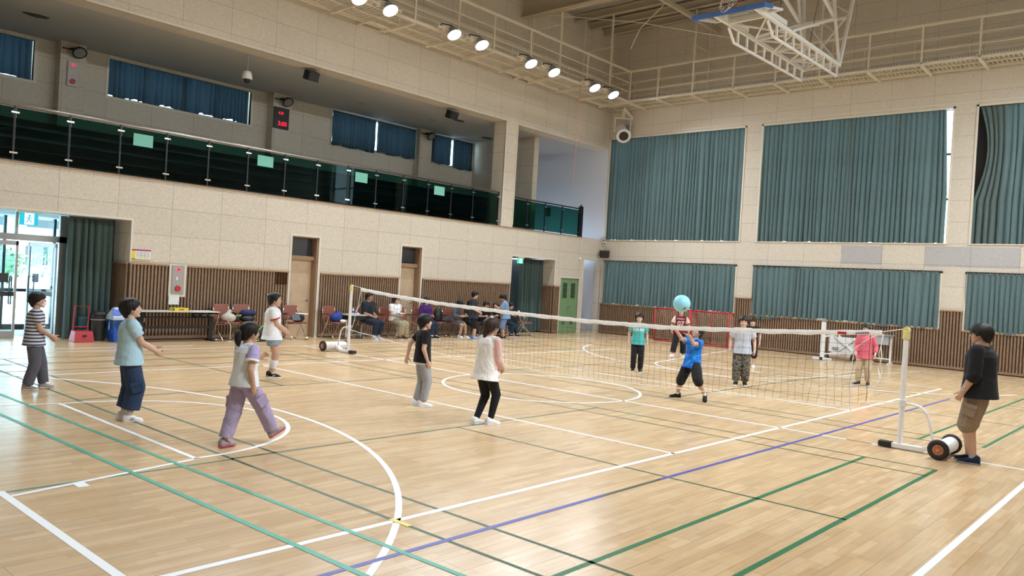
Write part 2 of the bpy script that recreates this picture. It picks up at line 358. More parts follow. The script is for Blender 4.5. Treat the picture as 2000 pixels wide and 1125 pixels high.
D1, D2, O3, GD, ST = (.84, 1.70), (4.72, 5.54), (9.83, 12.28), (12.70, 13.85), (14.12, 15.31)
TD = 2.78
W(XB, EN0, 0, TD); W(EN1, D1[0], 0, TD); W(D1[1], D2[0], 0, TD); W(D2[1], O3[0], 0, TD); W(O3[1], GD[0], 0, TD); W(GD[0], GD[1], 2.14, TD); W(GD[1], ST[0], 0, TD)
W(XB, ST[0], TD, 3.79); W(ST[0], XW, 2.93, 3.79); W(ST[1], XW, 0, 2.93)
W(XB, 9.12 + .0, 7.48, ZC, YW + .55); W(9.12, 9.76, 3.79, ZC, YW + .55); W(9.76, XW, 7.45, ZC, YW + .55)
wall_left = struct(wb.build('wall_left', M['wallx']))
for a, b_ in ((EN1, D1[0] - .06), (D1[1] + .1, D2[0] - .06), (D2[1] + .08, O3[0] - .05), (O3[1], GD[0] - .06)):
    slats(a, b_, 0, 1.80, 'x', YW, -1)
# jambs of the entry and of the second exit
def jamb(x, y0, y1, zt, nm):
    struct(MB().box(x, x + .25, y0, y1, 1.79, zt).build(nm, M['jamb'])); slats(y0, y1, 0, 1.80, 'y', x, -1)
jamb(EN1, YW + .02, YW + 1.15, TD, 'wall_entry'); jamb(O3[1], YW + .02, YW + .95, TD, 'wall_exit')
struct(MB().box(EN1 - .004, EN1 + .2, YW + .012, YW + .31, 1.80, TD).build('trim_1', M['jamb']))
struct(MB().box(O3[1] - .004, O3[1] + .2, YW + .012, YW + .31, 1.80, TD).build('trim_2', M['jamb']))
# balcony slab (the lobby ceiling below it), balcony soffit, back wall, divider
struct(MB().box(XB, 12.2, YW + .3, YW + 4.9, TD + .02, 3.70).build('floor', M['soffit']))
struct(MB().box(XB, XW + .3, YW + .3, YW + 4.9, 7.49, 7.7).build('ceiling', M['soffit']))
yB = YW + 4.36
bw = MB()
wins = ((-8.4, -4.31), (-2.46, 1.86), (4.96, 8.75), (9.70, 11.79))
zs, zt_ = 6.36, 7.40
xs = [XB] + [v for w_ in wins for v in w_] + [XW + .3]
for i in range(0, len(xs), 2): bw.box(xs[i], xs[i + 1], yB, yB + .25, 3.7, 7.5)
for a, b_ in wins: bw.box(a, b_, yB, yB + .25, 3.7, zs); bw.box(a, b_, yB, yB + .25, zt_, 7.5)
struct(bw.build('wall_balcony', M['wallx']))
struct(MB().box(11.93, 12.2, YW + 1.05, yB, 3.7, 7.5).build('wall_divider', M['wally']))
for x in (-3.80, 2.45, 8.70): struct(MB().box(x, x + .62, yB - .35, yB + .01, 3.7, 7.49).build('wall_pier', M['wallx']))
# dark seating bank folded against the balcony wall
def bank():
    t = thing('folded_seating', 'long dark folded bank of seating behind the green glass railing', 'seating', (0, 12.35, 3.71))
    b = MB(); b.box(-14, 11.8, 0, 1.2, 0, 1.36); b.build('seating_body', M['navy_bank'], t)
    b = MB()
    for i in range(5): b.box(-14, 11.8, -.05 - .0 * i, .0, .10 + i * .26, .16 + i * .26)
    b.build('bench_edge', M['dark_al'], t)
bank()
# stair hall behind the corner
sh = MB(); 
sh.box(XW, XW + .32, YW, yB + .3, 0, 8.2)
struct(sh.build('wall_stairwell', M['white_wall']))
sb = MB(); sb.box(12.2, 12.6, yB - .1, yB + .15, 3.79, 7.5); sb.box(15.0, XW, yB - .1, yB + .15, 3.79, 7.5); sb.box(12.2, XW, yB - .1, yB + .15, 0, .6); sb.box(12.2, XW, yB - .1, yB + .15, 3.0, 4.0); sb.box(12.2, XW, yB - .1, yB + .15, 7.35, 7.5)
struct(sb.build('wall_stair_window', M['white_wall']))
struct(MB().box(12.2, 14.0, YW + .30, yB, 3.60, 3.785).build('floor', M['step']))
struct(MB().box(14.0, XW, YW + 1.15, YW + 1.3, 0, 2.6).build('wall_stair_low', M['white_wall']))
struct(MB().box(13.9, 14.08, YW + .3, YW + 1.3, 0, 3.6).build('wall_stair_side', M['white_wall']))
st = MB()
for i in range(9):
    x1 = 15.15 - i * .27; st.box(x1 - .27, x1, YW + .30, YW + 1.15, 0, .17 * (i + 1) )
st.build('trim_3', M['step'])['kind'] = 'structure'
sk = MB(); sk.add([(15.2, YW + 1.14, 0), (15.2, YW + 1.14, .36), (13.9, YW + 1.14, 1.25), (13.9, YW + 1.14, .8), (15.2, YW + 1.10, 0), (15.2, YW + 1.10, .36), (13.9, YW + 1.10, 1.25), (13.9, YW + 1.10, .8)],
   [(0, 1, 2, 3), (4, 5, 6, 7), (0, 1, 5, 4), (1, 2, 6, 5), (2, 3, 7, 6), (3, 0, 4, 7)])
struct(sk.build('baseboard_stair', M['black']))
# trims around the openings
def frame_x(x0, x1, z0, z1, w_=.06, sides='LTR', y=YW, mt='trim', name='trim_4'):
    b = MB()
    if 'L' in sides: b.box(x0 - w_, x0, y - .02, y + .02, z0, z1 + w_)
    if 'R' in sides: b.box(x1, x1 + w_, y - .02, y + .02, z0, z1 + w_)
    if 'T' in sides: b.box(x0, x1, y - .02, y + .02, z1, z1 + w_)
    if 'B' in sides: b.box(x0, x1, y - .02, y + .02, z0 - w_, z0)
    return struct(b.build(name, M[mt]))
frame_x(EN0, EN1, 1.84, TD, .05, 'TR'); frame_x(*D1, 0, TD, .06); frame_x(*D2, 0, TD, .06); frame_x(*O3, 1.84, TD, .05); frame_x(*GD, 0, 2.13, .05); frame_x(*ST, 0, 2.93, .05)
frame_x(XB, 9.12, 3.9, 7.48, .05, 'TR'); frame_x(9.76, XW, 3.9, 7.45, .05, 'LT')
struct(MB().box(XB, 13.9, YW - .025, YW + .03, 3.77, 3.80).build('trim_5', M['frame_brown']))
# recessed doors
def wood_door(x0, x1, idx):
    y = YW + .24
    o = struct(MB().box(x0, x1 - .04, y, y + .05, 0, 2.14).build('door_%d' % idx, M['door']))
    fr = MB(); fr.box(x1 - .045, x1, YW + .01, y + .08, 0, TD); fr.box(x0, x0 + .03, YW + .01, y + .08, 0, TD); fr.box(x0, x1, YW + .12, y + .08, 2.14, 2.25)
    fr.box(x0, x1, YW + .01, y + .08, TD - .03, TD); fr.build('door_frame', M['frame_brown'], o)
    MB().box(x0, x1, y + .01, y + .03, 2.25, TD - .02).build('transom_pane', M['smoke'], o)
    h = MB(); h.cyl((x1 - .13, y - .02, 1.02), (x1 - .13, y, 1.02), .028); h.tube([(x1 - .13, y - .045, 1.02), (x1 - .15, y - .05, 1.02), (x1 - .23, y - .05, 1.02)], .009); h.cyl((x1 - .13, y - .05, 1.02), (x1 - .13, y, 1.02), .010)
    h.build('door_handle', M['steel'], o, smooth=True)
    n = MB(); n.box(x0 + .32, x0 + .47, y - .004, y, 1.55, 1.56); n.box(x0 + .05, x0 + .25, y - .004, y, 1.25, 1.255); n.build('door_mark', M['steel'], o)
    MB().box(x0, x1, y + .05, y + .08, 0, TD).build('door_backing', M['smoke'], o)
wood_door(*D1, 1); wood_door(*D2, 2)
# green double service door
gd = struct(MB().box(GD[0], GD[1], YW + .04, YW + .10, 0, 2.13).build('door_3', M['green_door']))
for i, (a, b_) in enumerate(((GD[0] + .03, 13.27), (13.28, GD[1] - .03))):
    lf = MB().box(a, b_, YW + .01, YW + .04, .01, 2.10).build('door_leaf', M['green_door'], gd)
    g = MB(); m_ = (a + b_) / 2 - (.02 if i else -.02)
    g.box(m_ - .13, m_ + .13, YW + .004, YW + .012, 1.36, 1.94)
    g.build('louvre_opening', M['black'], lf)
    g = MB()
    for k in range(9): g.cbox((m_, YW + .0, 1.40 + k * .062), (.26, .02, .010), Matrix.Rotation(.5, 3, 'X'))
    g.build('louvre', M['green_door'], lf)
    g = MB()
    for k in range(4): g.box(m_ - .10, m_ + .10, YW + .003, YW + .011, .34 + k * .045, .36 + k * .045)
    g.build('vent_slot', M['black'], lf)
    k = MB(); hx = 13.275 + (-.07 if not i else .07); k.ell((hx, YW - .045, 1.02), (.030, .026, .030)); k.cyl((hx, YW - .03, 1.02), (hx, YW + .012, 1.02), .014); k.build('door_knob', M['steel'], lf, smooth=True)
# ---- end wall (right in the photograph)
UW = ((3.73, 9.66), (-2.96, 3.15), (-9.4, -3.53)); LWn = ((3.78, 9.60), (-2.89, 3.17), (-9.4, -3.50)); TH = .32
fb = MB()
def Wf(y0, y1, z0, z1): fb.box(XW, XW + TH, y0, y1, z0, z1)
Wf(YR, YW, 7.94, ZC); Wf(YR, YW, 2.95, 3.79)
for (a, b_, c0, c1) in ((9.66, YW, 3.79, 7.94), (3.15, 3.73, 3.79, 7.94), (-3.53, -2.96, 3.79, 7.94), (YR, -9.4, 3.79, 7.94), (9.60, YW, 0, 2.95), (3.17, 3.78, 0, 2.95), (-3.50, -2.89, 0, 2.95), (YR, -9.4, 0, 2.95)): Wf(a, b_, c0, c1)
for a, b_ in LWn: Wf(a, b_, 0, 1.20)
struct(fb.build('wall_far', M['wally']))
for (a, b_) in ((-1.12, .15), (-4.87, -2.37)): struct(MB().box(XW - .006, XW + .01, a, b_, 3.10, 3.70).build('trim_6', M['grey']))
for a, b_ in LWn: slats(a, b_, 0, 1.20, 'y', XW, -1)
for a, b_ in ((3.17, 3.78), (-3.50, -2.89), (YR, -9.4)): slats(a, b_, 0, 1.78, 'y', XW, -1)
slats(9.60, YW, 0, 1.2, 'y', XW, -1)
def win_far(y0, y1, z0, z1, idx):
    b = MB(); w_ = .055
    b.box(XW - .02, XW + .03, y0 - .0, y0 + w_, z0, z1); b.box(XW - .02, XW + .03, y1 - w_, y1, z0, z1); b.box(XW - .02, XW + .03, y0, y1, z1 - w_, z1); b.box(XW - .03, XW + TH, y0, y1, z0 - .02, z0 + .01)
    o = struct(b.build('window_%d' % idx, M['trim']))
    f = MB(); X = XW + TH - .06; nv = 4; nh = max(1, int(round((z1 - z0) / 1.4)))
    for i in range(nv + 1): y = y0 + (y1 - y0) * i / nv; f.box(X, X + .06, y - .03, y + .03, z0, z1)
    for i in range(nh + 1): z = z0 + (z1 - z0) * i / nh; f.box(X, X + .06, y0, y1, z - .035, z + .035)
    f.build('window_sash', M['dark_al'], o)
    MB().box(X + .02, X + .03, y0, y1, z0, z1).build('window_pane', M['winglass'], o)
for i, (a, b_) in enumerate(UW): win_far(a, b_, 3.79, 7.94, i + 1)
for i, (a, b_) in enumerate(LWn): win_far(a, b_, 1.22, 2.95, i + 4)
struct(MB().box(XW - .012, XW + .01, YR, YW, 8.02, 8.05).build('trim_7', M['trim']))
# ---- other two walls, ceiling
struct(MB().box(XB - .3, XW + .4, YR - .3, YR, 0, ZC).build('wall_right', M['wallx']))
struct(MB().box(XB - .3, XB, YR, YW + 4.9, 0, ZC).build('wall_back', M['wally']))
slats(XB, XW, 0, 1.80, 'x', YR, 1); 
# corrugated roof deck: ribs along the hall, as one mesh
dk = MB(); n = int((XW - XB) / .30); P = []
prof = ((0, 0), (.09, 0), (.13, .075), (.26, .075))
for i in range(n + 2):
    for (dx, dz) in prof: P.append((XB + i * .30 + dx, ZC + dz))
k = len(P)
dk.add([(x, YR - .3, z_) for x, z_ in P] + [(x, YW + .5, z_) for x, z_ in P], [(i, i + 1, k + i + 1, k + i) for i in range(k - 1)])
dk.box(XB - .3, XW + .6, YR - .3, YW + .6, ZC + .12, ZC + .3)
struct(dk.build('ceiling', M['ceil']))
def ibeam(b, x, y0, y1, zb, h, fl):
    b.box(x - fl / 2, x + fl / 2, y0, y1, zb, zb + .03); b.box(x - .012, x + .012, y0, y1, zb, zb + h); b.box(x - fl / 2, x + fl / 2, y0, y1, zb + h - .03, zb + h)
for i, x in enumerate((-9.5, -3.2, 3.2, 9.7)):
    b = MB(); ibeam(b, x, YR, YW, 11.2, .92, .32); struct(b.build('trim_8', M['beam']))
for x in (-12.4, -6.4, 0.0, 6.4, 11.4, 12.55, 13.55, 14.5):
    b = MB(); ibeam(b, x, YR, YW - .1, 11.86, .26, .14); struct(b.build('trim_9', M['beam']))
b = MB(); b.box(9.8, XW, 5.0, 5.12, 11.45, 11.60); struct(b.build('trim_10', M['beam']))
b = MB(); b.box(9.8, XW, -5.12, -5.0, 11.45, 11.60); struct(b.build('trim_10', M['beam']))
# ---- balcony windows
for i, (a, b_) in enumerate(wins):
    f = MB(); y = yB - .02
    f.box(a - .07, a, y, y + .1, zs - .07, zt_); f.box(b_, b_ + .07, y, y + .1, zs - .07, zt_); f.box(a, b_, y, y + .1, zs - .07, zs)
    o = struct(f.build('window_%d' % (i + 7), M['trim'] if i < 2 else M['wallx']))
    f = MB()
    for k in range(5): x = a + (b_ - a) * k / 4; f.box(x - .03, x + .03, yB + .18, yB + .23, zs, zt_)
    f.box(a, b_, yB + .18, yB + .23, zs, zs + .05); f.build('window_sash', M['dark_al'], o)
    MB().box(a, b_, yB + .2, yB + .21, zs, zt_).build('window_pane', M['winglass'], o)
# ---- entry: lobby, glass doors, yard outside
struct(MB().box(-9.5, -9.3, YW + .3, YW + 1.3, 0, TD).build('wall_lobby', M['white_wall']))
gf = MB(); YD = 10.6
gf.box(-8.3, -4.3, YD, YD + .10, 2.16, 2.30)
gf.box(-4.62, -4.44, YD, YD + .10, 0, TD)
for x in (-7.5, -6.2): gf.box(x, x + .06, YD, YD + .08, 2.3, TD)
gf.box(-5.52, -5.46, YD, YD + .08, 2.3, TD)
gf.box(-8.3, -8.2, YD, YD + .1, 0, TD)
d4 = struct(gf.build('door_4', M['silver']))
MB().box(-8.3, -4.6, YD + .05, YD + .06, 2.3, TD).build('transom_pane', M['clear'], d4)
struct(MB().box(-4.44, -3.2, YD, YD + .12, 0, TD).build('wall_entry_side', M['smoke']))
def glass_leaf(loc, rot, wd, idx, dark=False):
    mm = M['dark_al'] if dark else M['silver']
    b = MB(); b.box(0, .05, -.02, .02, 0, 2.14); b.box(wd - .05, wd, -.02, .02, 0, 2.14); b.box(0, wd, -.02, .02, 2.04, 2.14); b.box(0, wd, -.022, .022, 0, .16)
    o = struct(b.build('door_%d' % idx, mm)); o.location = loc; o.rotation_euler = (0, 0, rot)
    MB().box(.05, wd - .05, -.004, .004, .16, 2.04).build('door_pane', M['clear'], o)
    MB().box(.05, wd - .05, -.012, .012, .92, 1.02).build('door_rail', M['dark_al'], o)
    h = MB()
    for s in (-1, 1): h.tube([(wd - .12, s * .02, .75), (wd - .12, s * .07, .75), (wd - .12, s * .07, 1.35), (wd - .12, s * .02, 1.35)], .014)
    h.build('door_handle', M['dark_al'], o)
    g = MB(); g.box(wd - .34, wd - .16, -.008, .008, 1.22, 1.42); g.build('door_notice', M['dark_al'], o)
glass_leaf((-6.40, YD, 0), 0, .96, 5); glass_leaf((-6.45, YD, 0), PI, .96, 6)
glass_leaf((-4.62, YD + .15, 0), PI - 1.18, .86, 7); 
# outer row of doors
gf = MB(); YO = 12.9
gf.box(-9.3, .6, YO, YO + .1, 2.2, 2.34)
for x in (-8.4, -7.3, -6.2, -5.1, -4.0, -2.9, -1.8, -.7): gf.box(x, x + .06, YO, YO + .1, 0, TD)
gf.box(-9.3, .6, YO, YO + .08, 0, .12)
d8 = struct(gf.build('door_8', M['dark_al'])); MB().box(-9.3, .6, YO + .04, YO + .05, .1, TD).build('door_pane', M['clear'], d8)
MB().box(-9.3, .6, YO, YO + .06, .92, 1.0).build('door_rail', M['dark_al'], d8)
struct(MB().box(.6, .8, YW + .3, YO, 0, TD).build('wall_lobby', M['white_wall']))
# second exit: lobby wall behind
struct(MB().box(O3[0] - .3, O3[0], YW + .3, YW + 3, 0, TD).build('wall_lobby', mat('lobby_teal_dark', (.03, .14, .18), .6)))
struct(MB().box(O3[0] - .3, 12.6, YW + 2.6, YW + 2.8, 0, TD).build('wall_lobby', mat('lobby_teal', (.04, .26, .32), .6)))
struct(MB().box(12.50, 12.75, YW + .9, YW + 2.8, 0, TD).build('wall_lobby', M['white_wall']))  # added wall, keeps stair window light out of the exit lobby
struct(MB().box(10.05, 10.10, YW + .9, YW + .95, 0, TD).build('trim_11', M['dark_al']))
# yard
struct(MB().box(-60, 60, YW + 4.9, 90, -.35, -.15).build('ground', M['ground']))
# ================================================================ OUTSIDE
def shrub(x, y, h, wd, label, trunk=.0):
    t = thing('tree' if trunk else 'hedge_shrub', label, 'tree' if trunk else 'shrub', (x, y, -.15), 0, None)
    r = random.Random(int(x * 31 + y * 7)); b = MB()
    for i in range(700):
        a = r.random() * 2 * PI; e = math.acos(1 - 2 * r.random()); q = (.75 + .3 * r.random())
        c = V(math.cos(a) * math.sin(e) * wd * q, math.sin(a) * math.sin(e) * wd * q, trunk + (h - trunk) / 2 + math.cos(e) * (h - trunk) / 2 * q)
        R = Matrix.Rotation(r.random() * 6, 3, 'Z') @ Matrix.Rotation(r.random() * 3, 3, 'X'); s = .08 + .06 * r.random()
        b.add([c + R @ V(-s, -s * .5, 0), c + R @ V(s, -s * .5, .05), c + R @ V(s * .6, s, 0), c + R @ V(-s * .7, s * .6, .06)], [(0, 1, 2, 3)])
    b.ell((0, 0, trunk + (h - trunk) / 2), (wd * .75, wd * .75, (h - trunk) / 2 * .8)); b.build('foliage', M['leaf'], t)
    s = MB(); s.tube([(0, 0, 0), (.05, 0, h * .3), (0, 0, h * .6)], [.09, .07, .04]); s.build('stem', M['bark'], t)
shrub(-3.4, 33, 3.6, 1.5, 'young tree with round green crown seen through the entrance glass', 1.3)
shrub(-3.2, 40, 2.6, 1.8, 'low round green shrub outside, left of the entrance doors')
shrub(1.6, 42, 2.6, 2.6, 'wide green shrub far outside behind the entrance doors')
shrub(7.5, 40, 3.2, 3.4, 'dense green shrub outside, seen through the right glass leaf')
bt = thing('school_building', 'pale building with rows of windows beyond the entrance yard', 'building', (6, 62, -.15))
MB().box(-22, 22, 0, 6, 0, 9).build('wall', M['shed'], bt)
for i in range(10):
    for k in range(3): MB().box(-20 + i * 4, -17.4 + i * 4, -.05, .05, 1.1 + k * 3, 2.6 + k * 3).build('window', M['smoke'], bt)
fn = thing('yard_fence', 'light metal bar fence beyond the entrance yard', 'fence', (2, 48, -.15))
b = MB()
for i in range(150): b.box(-15 + i * .2, -14.96 + i * .2, -.02, .02, 0, 2.0)
b.build('fence_bars', M['white_m'], fn); b = MB(); b.box(-15, 15, -.03, .03, .2, .26); b.box(-15, 15, -.03, .03, 1.8, 1.86); b.build('fence_rail', M['white_m'], fn)
# ================================================================ CURTAINS
def curtain(name, label, x0, x1, z0, z1, at, axis, mt, seed, amp=.06, pitch=.17, hem=.03, flare=0, group='curtains of the far wall', drop=None, shift=(0, 0), gap=None):
    """pleated cloth; u runs along the wall. drop(u)->extra sag at the bottom, shift: lateral move of the two edges at mid height"""
    r = random.Random(seed); nu = max(24, int((x1 - x0) / .014)); nv = 16
    ph = 0; phs = []
    k = 1.0
    for i in range(nu + 1):
        if i % 9 == 0: k = r.uniform(.65, 1.45)
        ph += 2 * PI * (x1 - x0) / nu / pitch * k; phs.append(ph)
    ax = [r.uniform(.55, 1.25) for _ in range(nu // 12 + 3)]
    P = []
    for j in range(nv + 1):
        v = j / nv
        for i in range(nu + 1):
            u = i / nu; q = i / 12; a = ax[int(q)] * (1 - q % 1) + ax[int(q) + 1] * (q % 1)
            op = (.55 + .75 * v) * amp * a
            d = op * math.sin(phs[i] + .35 * math.sin(v * 3 + i * .05)) + .25 * op * math.sin(phs[i] * .31 + v * 5)
            x = x0 + (x1 - x0) * u + .35 * op * math.cos(phs[i] * 1.0)
            x += shift[0] * (1 - u) ** 6 * math.sin(PI * min(1, v * 1.1)) + shift[1] * u ** 6 * math.sin(PI * min(1, v * 1.1))
            if gap == 'right': x += .15 * (1 - u) ** 9 * max(0, 1 - v / .62)
            if gap == 'left': x -= .30 * u ** 7 * math.sin(PI * min(1, v / .72 + .05))
            zb = z0 + hem * math.sin(phs[i] * .17 + seed) + hem * .5 * math.sin(phs[i] * .6)
            if drop: zb -= drop(u)
            z = z1 + (zb - z1) * v
            P.append((x, at + d, z) if axis == 'x' else (at + d, x, z))
    F = [(j * (nu + 1) + i, j * (nu + 1) + i + 1, (j + 1) * (nu + 1) + i + 1, (j + 1) * (nu + 1) + i) for j in range(nv) for i in range(nu)]
    b = MB(); b.add(P, F); t = thing(name, label, 'curtain', (0, 0, 0), 0, group)
    c = b.build('cloth', mt, t, smooth=True, fix=False)
    h = MB()
    if axis == 'x': h.box(x0, x1, at - .03, at + .03, z1 - .005, z1 + .03)
    else: h.box(at - .03, at + .03, x0, x1, z1 - .005, z1 + .03)
    h.build('curtain_rail', M['dark_al'], t)
    return t
T = M['teal']; XC = XW + .13
curtain('window_curtain', 'tall teal curtain filling the upper window next to the room corner, left half', 6.66, 9.67, 3.80, 7.90, XC - .04, 'y', T, 3, hem=.012)
curtain('window_curtain', 'tall teal curtain filling the upper window next to the room corner, right half', 3.76, 6.74, 3.80, 7.90, XC - .04, 'y', T, 4, hem=.012)
curtain('window_curtain', 'tall teal curtain in the middle upper window, left half', .05, 3.12, 3.80, 7.90, XC - .04, 'y', T, 5, hem=.012)
curtain('window_curtain', 'tall teal curtain in the middle upper window with a bright gap at its right edge', -2.85, .15, 3.80, 7.90, XC - .04, 'y', T, 6, hem=.012, gap='right')
curtain('window_curtain', 'tall teal curtain in the rightmost upper window, pulled back from its left edge', -7.4, -3.56, 3.80, 7.90, XC - .04, 'y', T, 7, hem=.012, gap='left')
curtain('window_curtain', 'short teal curtain in the lower window next to the room corner, left of the ball', 6.96, 9.60, 1.20, 2.93, XW - .03, 'y', T, 8, amp=.06, hem=.03)
curtain('window_curtain', 'short teal curtain in the lower window next to the room corner, behind the ball', 3.80, 7.04, 1.20, 2.93, XW - .03, 'y', T, 9, amp=.06, hem=.035)
curtain('window_curtain', 'short teal curtain with a long sagging lobe at the left of the middle lower window', 1.60, 3.15, 1.21, 2.93, XW - .06, 'y', T, 10, amp=.05, pitch=.2, drop=lambda u: .15 * max(0, math.sin(PI * min(1, max(0, (u - .30) / .60)))) ** .5 if .30 < u < .9 else 0)
curtain('window_curtain', 'short teal curtain in the middle lower window, left of the pink shirt child', -.66, 1.68, 1.20, 2.93, XW - .03, 'y', T, 11, amp=.06, hem=.035)
curtain('window_curtain', 'short teal curtain in the middle lower window behind the pink shirt child', -2.88, -.60, 1.17, 2.93, XW - .03, 'y', T, 12, amp=.06, hem=.04)
curtain('window_curtain', 'short teal curtain in the rightmost lower window behind the man in black', -7.4, -3.52, 1.18, 2.93, XW - .03, 'y', T, 13, amp=.06, pitch=.17, hem=.04)
Bc = M['blue']; g = 'blue curtains of the balcony windows'
curtain('window_curtain', 'short blue curtain at the far left of the balcony', -8.3, -4.33, 6.39, 7.40, yB + .10, 'x', Bc, 20, .045, .15, .03, group=g)
curtain('window_curtain', 'blue balcony curtain between alarm column and camera, left half', -2.45, -.20, 6.39, 7.40, yB + .10, 'x', Bc, 21, .045, .15, .03, group=g)
curtain('window_curtain', 'blue balcony curtain between alarm column and camera, right half', -.24, 1.82, 6.39, 7.40, yB + .10, 'x', Bc, 22, .045, .15, .03, group=g)
curtain('window_curtain', 'blue balcony curtain right of the red digital clock', 4.93, 6.80, 6.26, 7.40, yB - .08, 'x', Bc, 23, .04, .14, .02, group=g)
curtain('window_curtain', 'blue balcony curtain left of the third column', 6.88, 8.70, 6.30, 7.40, yB - .08, 'x', Bc, 24, .04, .14, .02, group=g)
curtain('window_curtain', 'blue balcony curtain right of the third column', 9.45, 10.58, 6.34, 7.40, yB - .08, 'x', Bc, 25, .04, .14, .02, group=g)
curtain('window_curtain', 'rightmost blue balcony curtain, bunched, by the end wall', 10.72, 11.76, 6.30, 7.40, yB - .08, 'x', Bc, 26, .05, .12, .02, group=g)
curtain('door_curtain', 'tall dark green curtain drawn at the right of the glass entrance', -4.62, -3.62, .04, 2.74, 10.12, 'x', M['green_cur'], 30, .07, .13, .01, group='curtains of the side exits')
curtain('door_curtain', 'tall dark green curtain hanging in the side exit by the green door', 10.95, 12.26, .04, 2.74, 10.25, 'x', M['green_cur'], 31, .08, .16, .01, group='curtains of the side exits')
tag(MB().box(XW + .20, XW + .215, -4.3, -3.55, 3.8, 7.92).build('added_gap_blocker', M['black']), 'added black sheet hiding the sky in the gap left of the rightmost upper curtain', 'cloth')  # sheet added behind the curtain gap so it reads dark against the sky
# light blue balloon shaped bag caught above the middle lower curtain
t = tag(MB().ell((XC - .09, 2.68, 2.905), (.05, .30, .11)).build('cloth_bundle', mat('pale_blue_cloth', (.45, .60, .78), .6), None, smooth=True), 'pale blue cloth bundle poking out above the sagging lower curtain', 'cloth')
# ================================================================ BALCONY RAILING
def railing(xs, label, z0, z1, dark=False):
    t = thing('glass_railing', label, 'railing', (0, YW, 3.79))
    x0, x1 = xs[0], xs[-1]; mm = M['black_m'] if dark else M['steel']
    b = MB(); b.tube([(x0, .06, z1), (x1 + .05, .06, z1)], .03 if not dark else .026, 12); b.build('handrail', mm, t, smooth=True)
    for i, x in enumerate(xs):
        if dark and i == 0: continue
        b = MB(); b.box(x - .018, x + .018, .04, .075, .0, z1); p = b.build('post', M['black_m'], t)
        for zz in (.17, z1 - .16): MB().box(x - .075, x + .075, .025, .042, zz - .018, zz + .018).build('glass_clamp', M['chrome'], p)
    for i in range(len(xs) - 1):
        MB().box(xs[i] + .03, xs[i + 1] - .03, .045, .057, .05, z1 - .06).build('glass_panel', M['gglass'], t)
    return t
railing([-9.1, -8.05, -6.97, -5.88, -4.82, -3.75, -2.68, -1.63, -.56, .53, 1.56, 2.60, 3.62, 4.68, 5.70, 6.72, 7.74, 9.0], 'long green glass railing with steel handrail along the balcony edge', 0, 1.17)
railing([9.80, 10.57, 11.60, 12.63, 13.72], 'short green glass railing with dark posts by the corner stairs', 0, 1.10, True)
ep = MB(); ep.box(13.74, 13.90, YW + .0, YW + .12, 3.79, 4.99); ep.box(13.80, 13.84, YW + .04, YW + .08, 4.99, 5.06); tag(ep.build('newel_post', M['black_m']), 'thick black end post of the railing by the corner stairs', 'post')
sr = thing('stair_railing', 'black sloping stair railing behind the short green glass', 'railing', (12.6, 12.6, 3.79)); b = MB(); b.tube([(0, 0, .0), (1.7, .1, 1.35), (1.7, .1, 1.2)], .03); b.build('handrail', M['black_m'], sr)
for i in range(3):
    b = MB(); b.tube([(.0 + .25 * i, 0, -.05), (1.7, .1, 1.0 - i * .35)], .012); b.build('rail_bar', M['black_m'], sr)
for (x0, x1, wh) in ((-3.47, -3.02, 'leftmost'), (-.30, .16, 'second from left'), (2.84, 3.28, 'third from left'), (5.95, 6.40, 'right of the third one')):
    tag(MB().box(x0, x1, YW + .030, YW + .034, 4.52, 4.80).build('notice_sheet', M['mint'], bevel=0), 'blank mint green sheet on the balcony glass, ' + wh, 'paper', 'mint sheets on the balcony glass')
tag(MB().box(12.0, 12.35, YW + .4, YW + .404, 4.45, 4.78).build('notice_sheet', mat('green_sheet', (.05, .30, .18), .7)), 'dark green sheet behind the short railing by the stairs', 'paper')
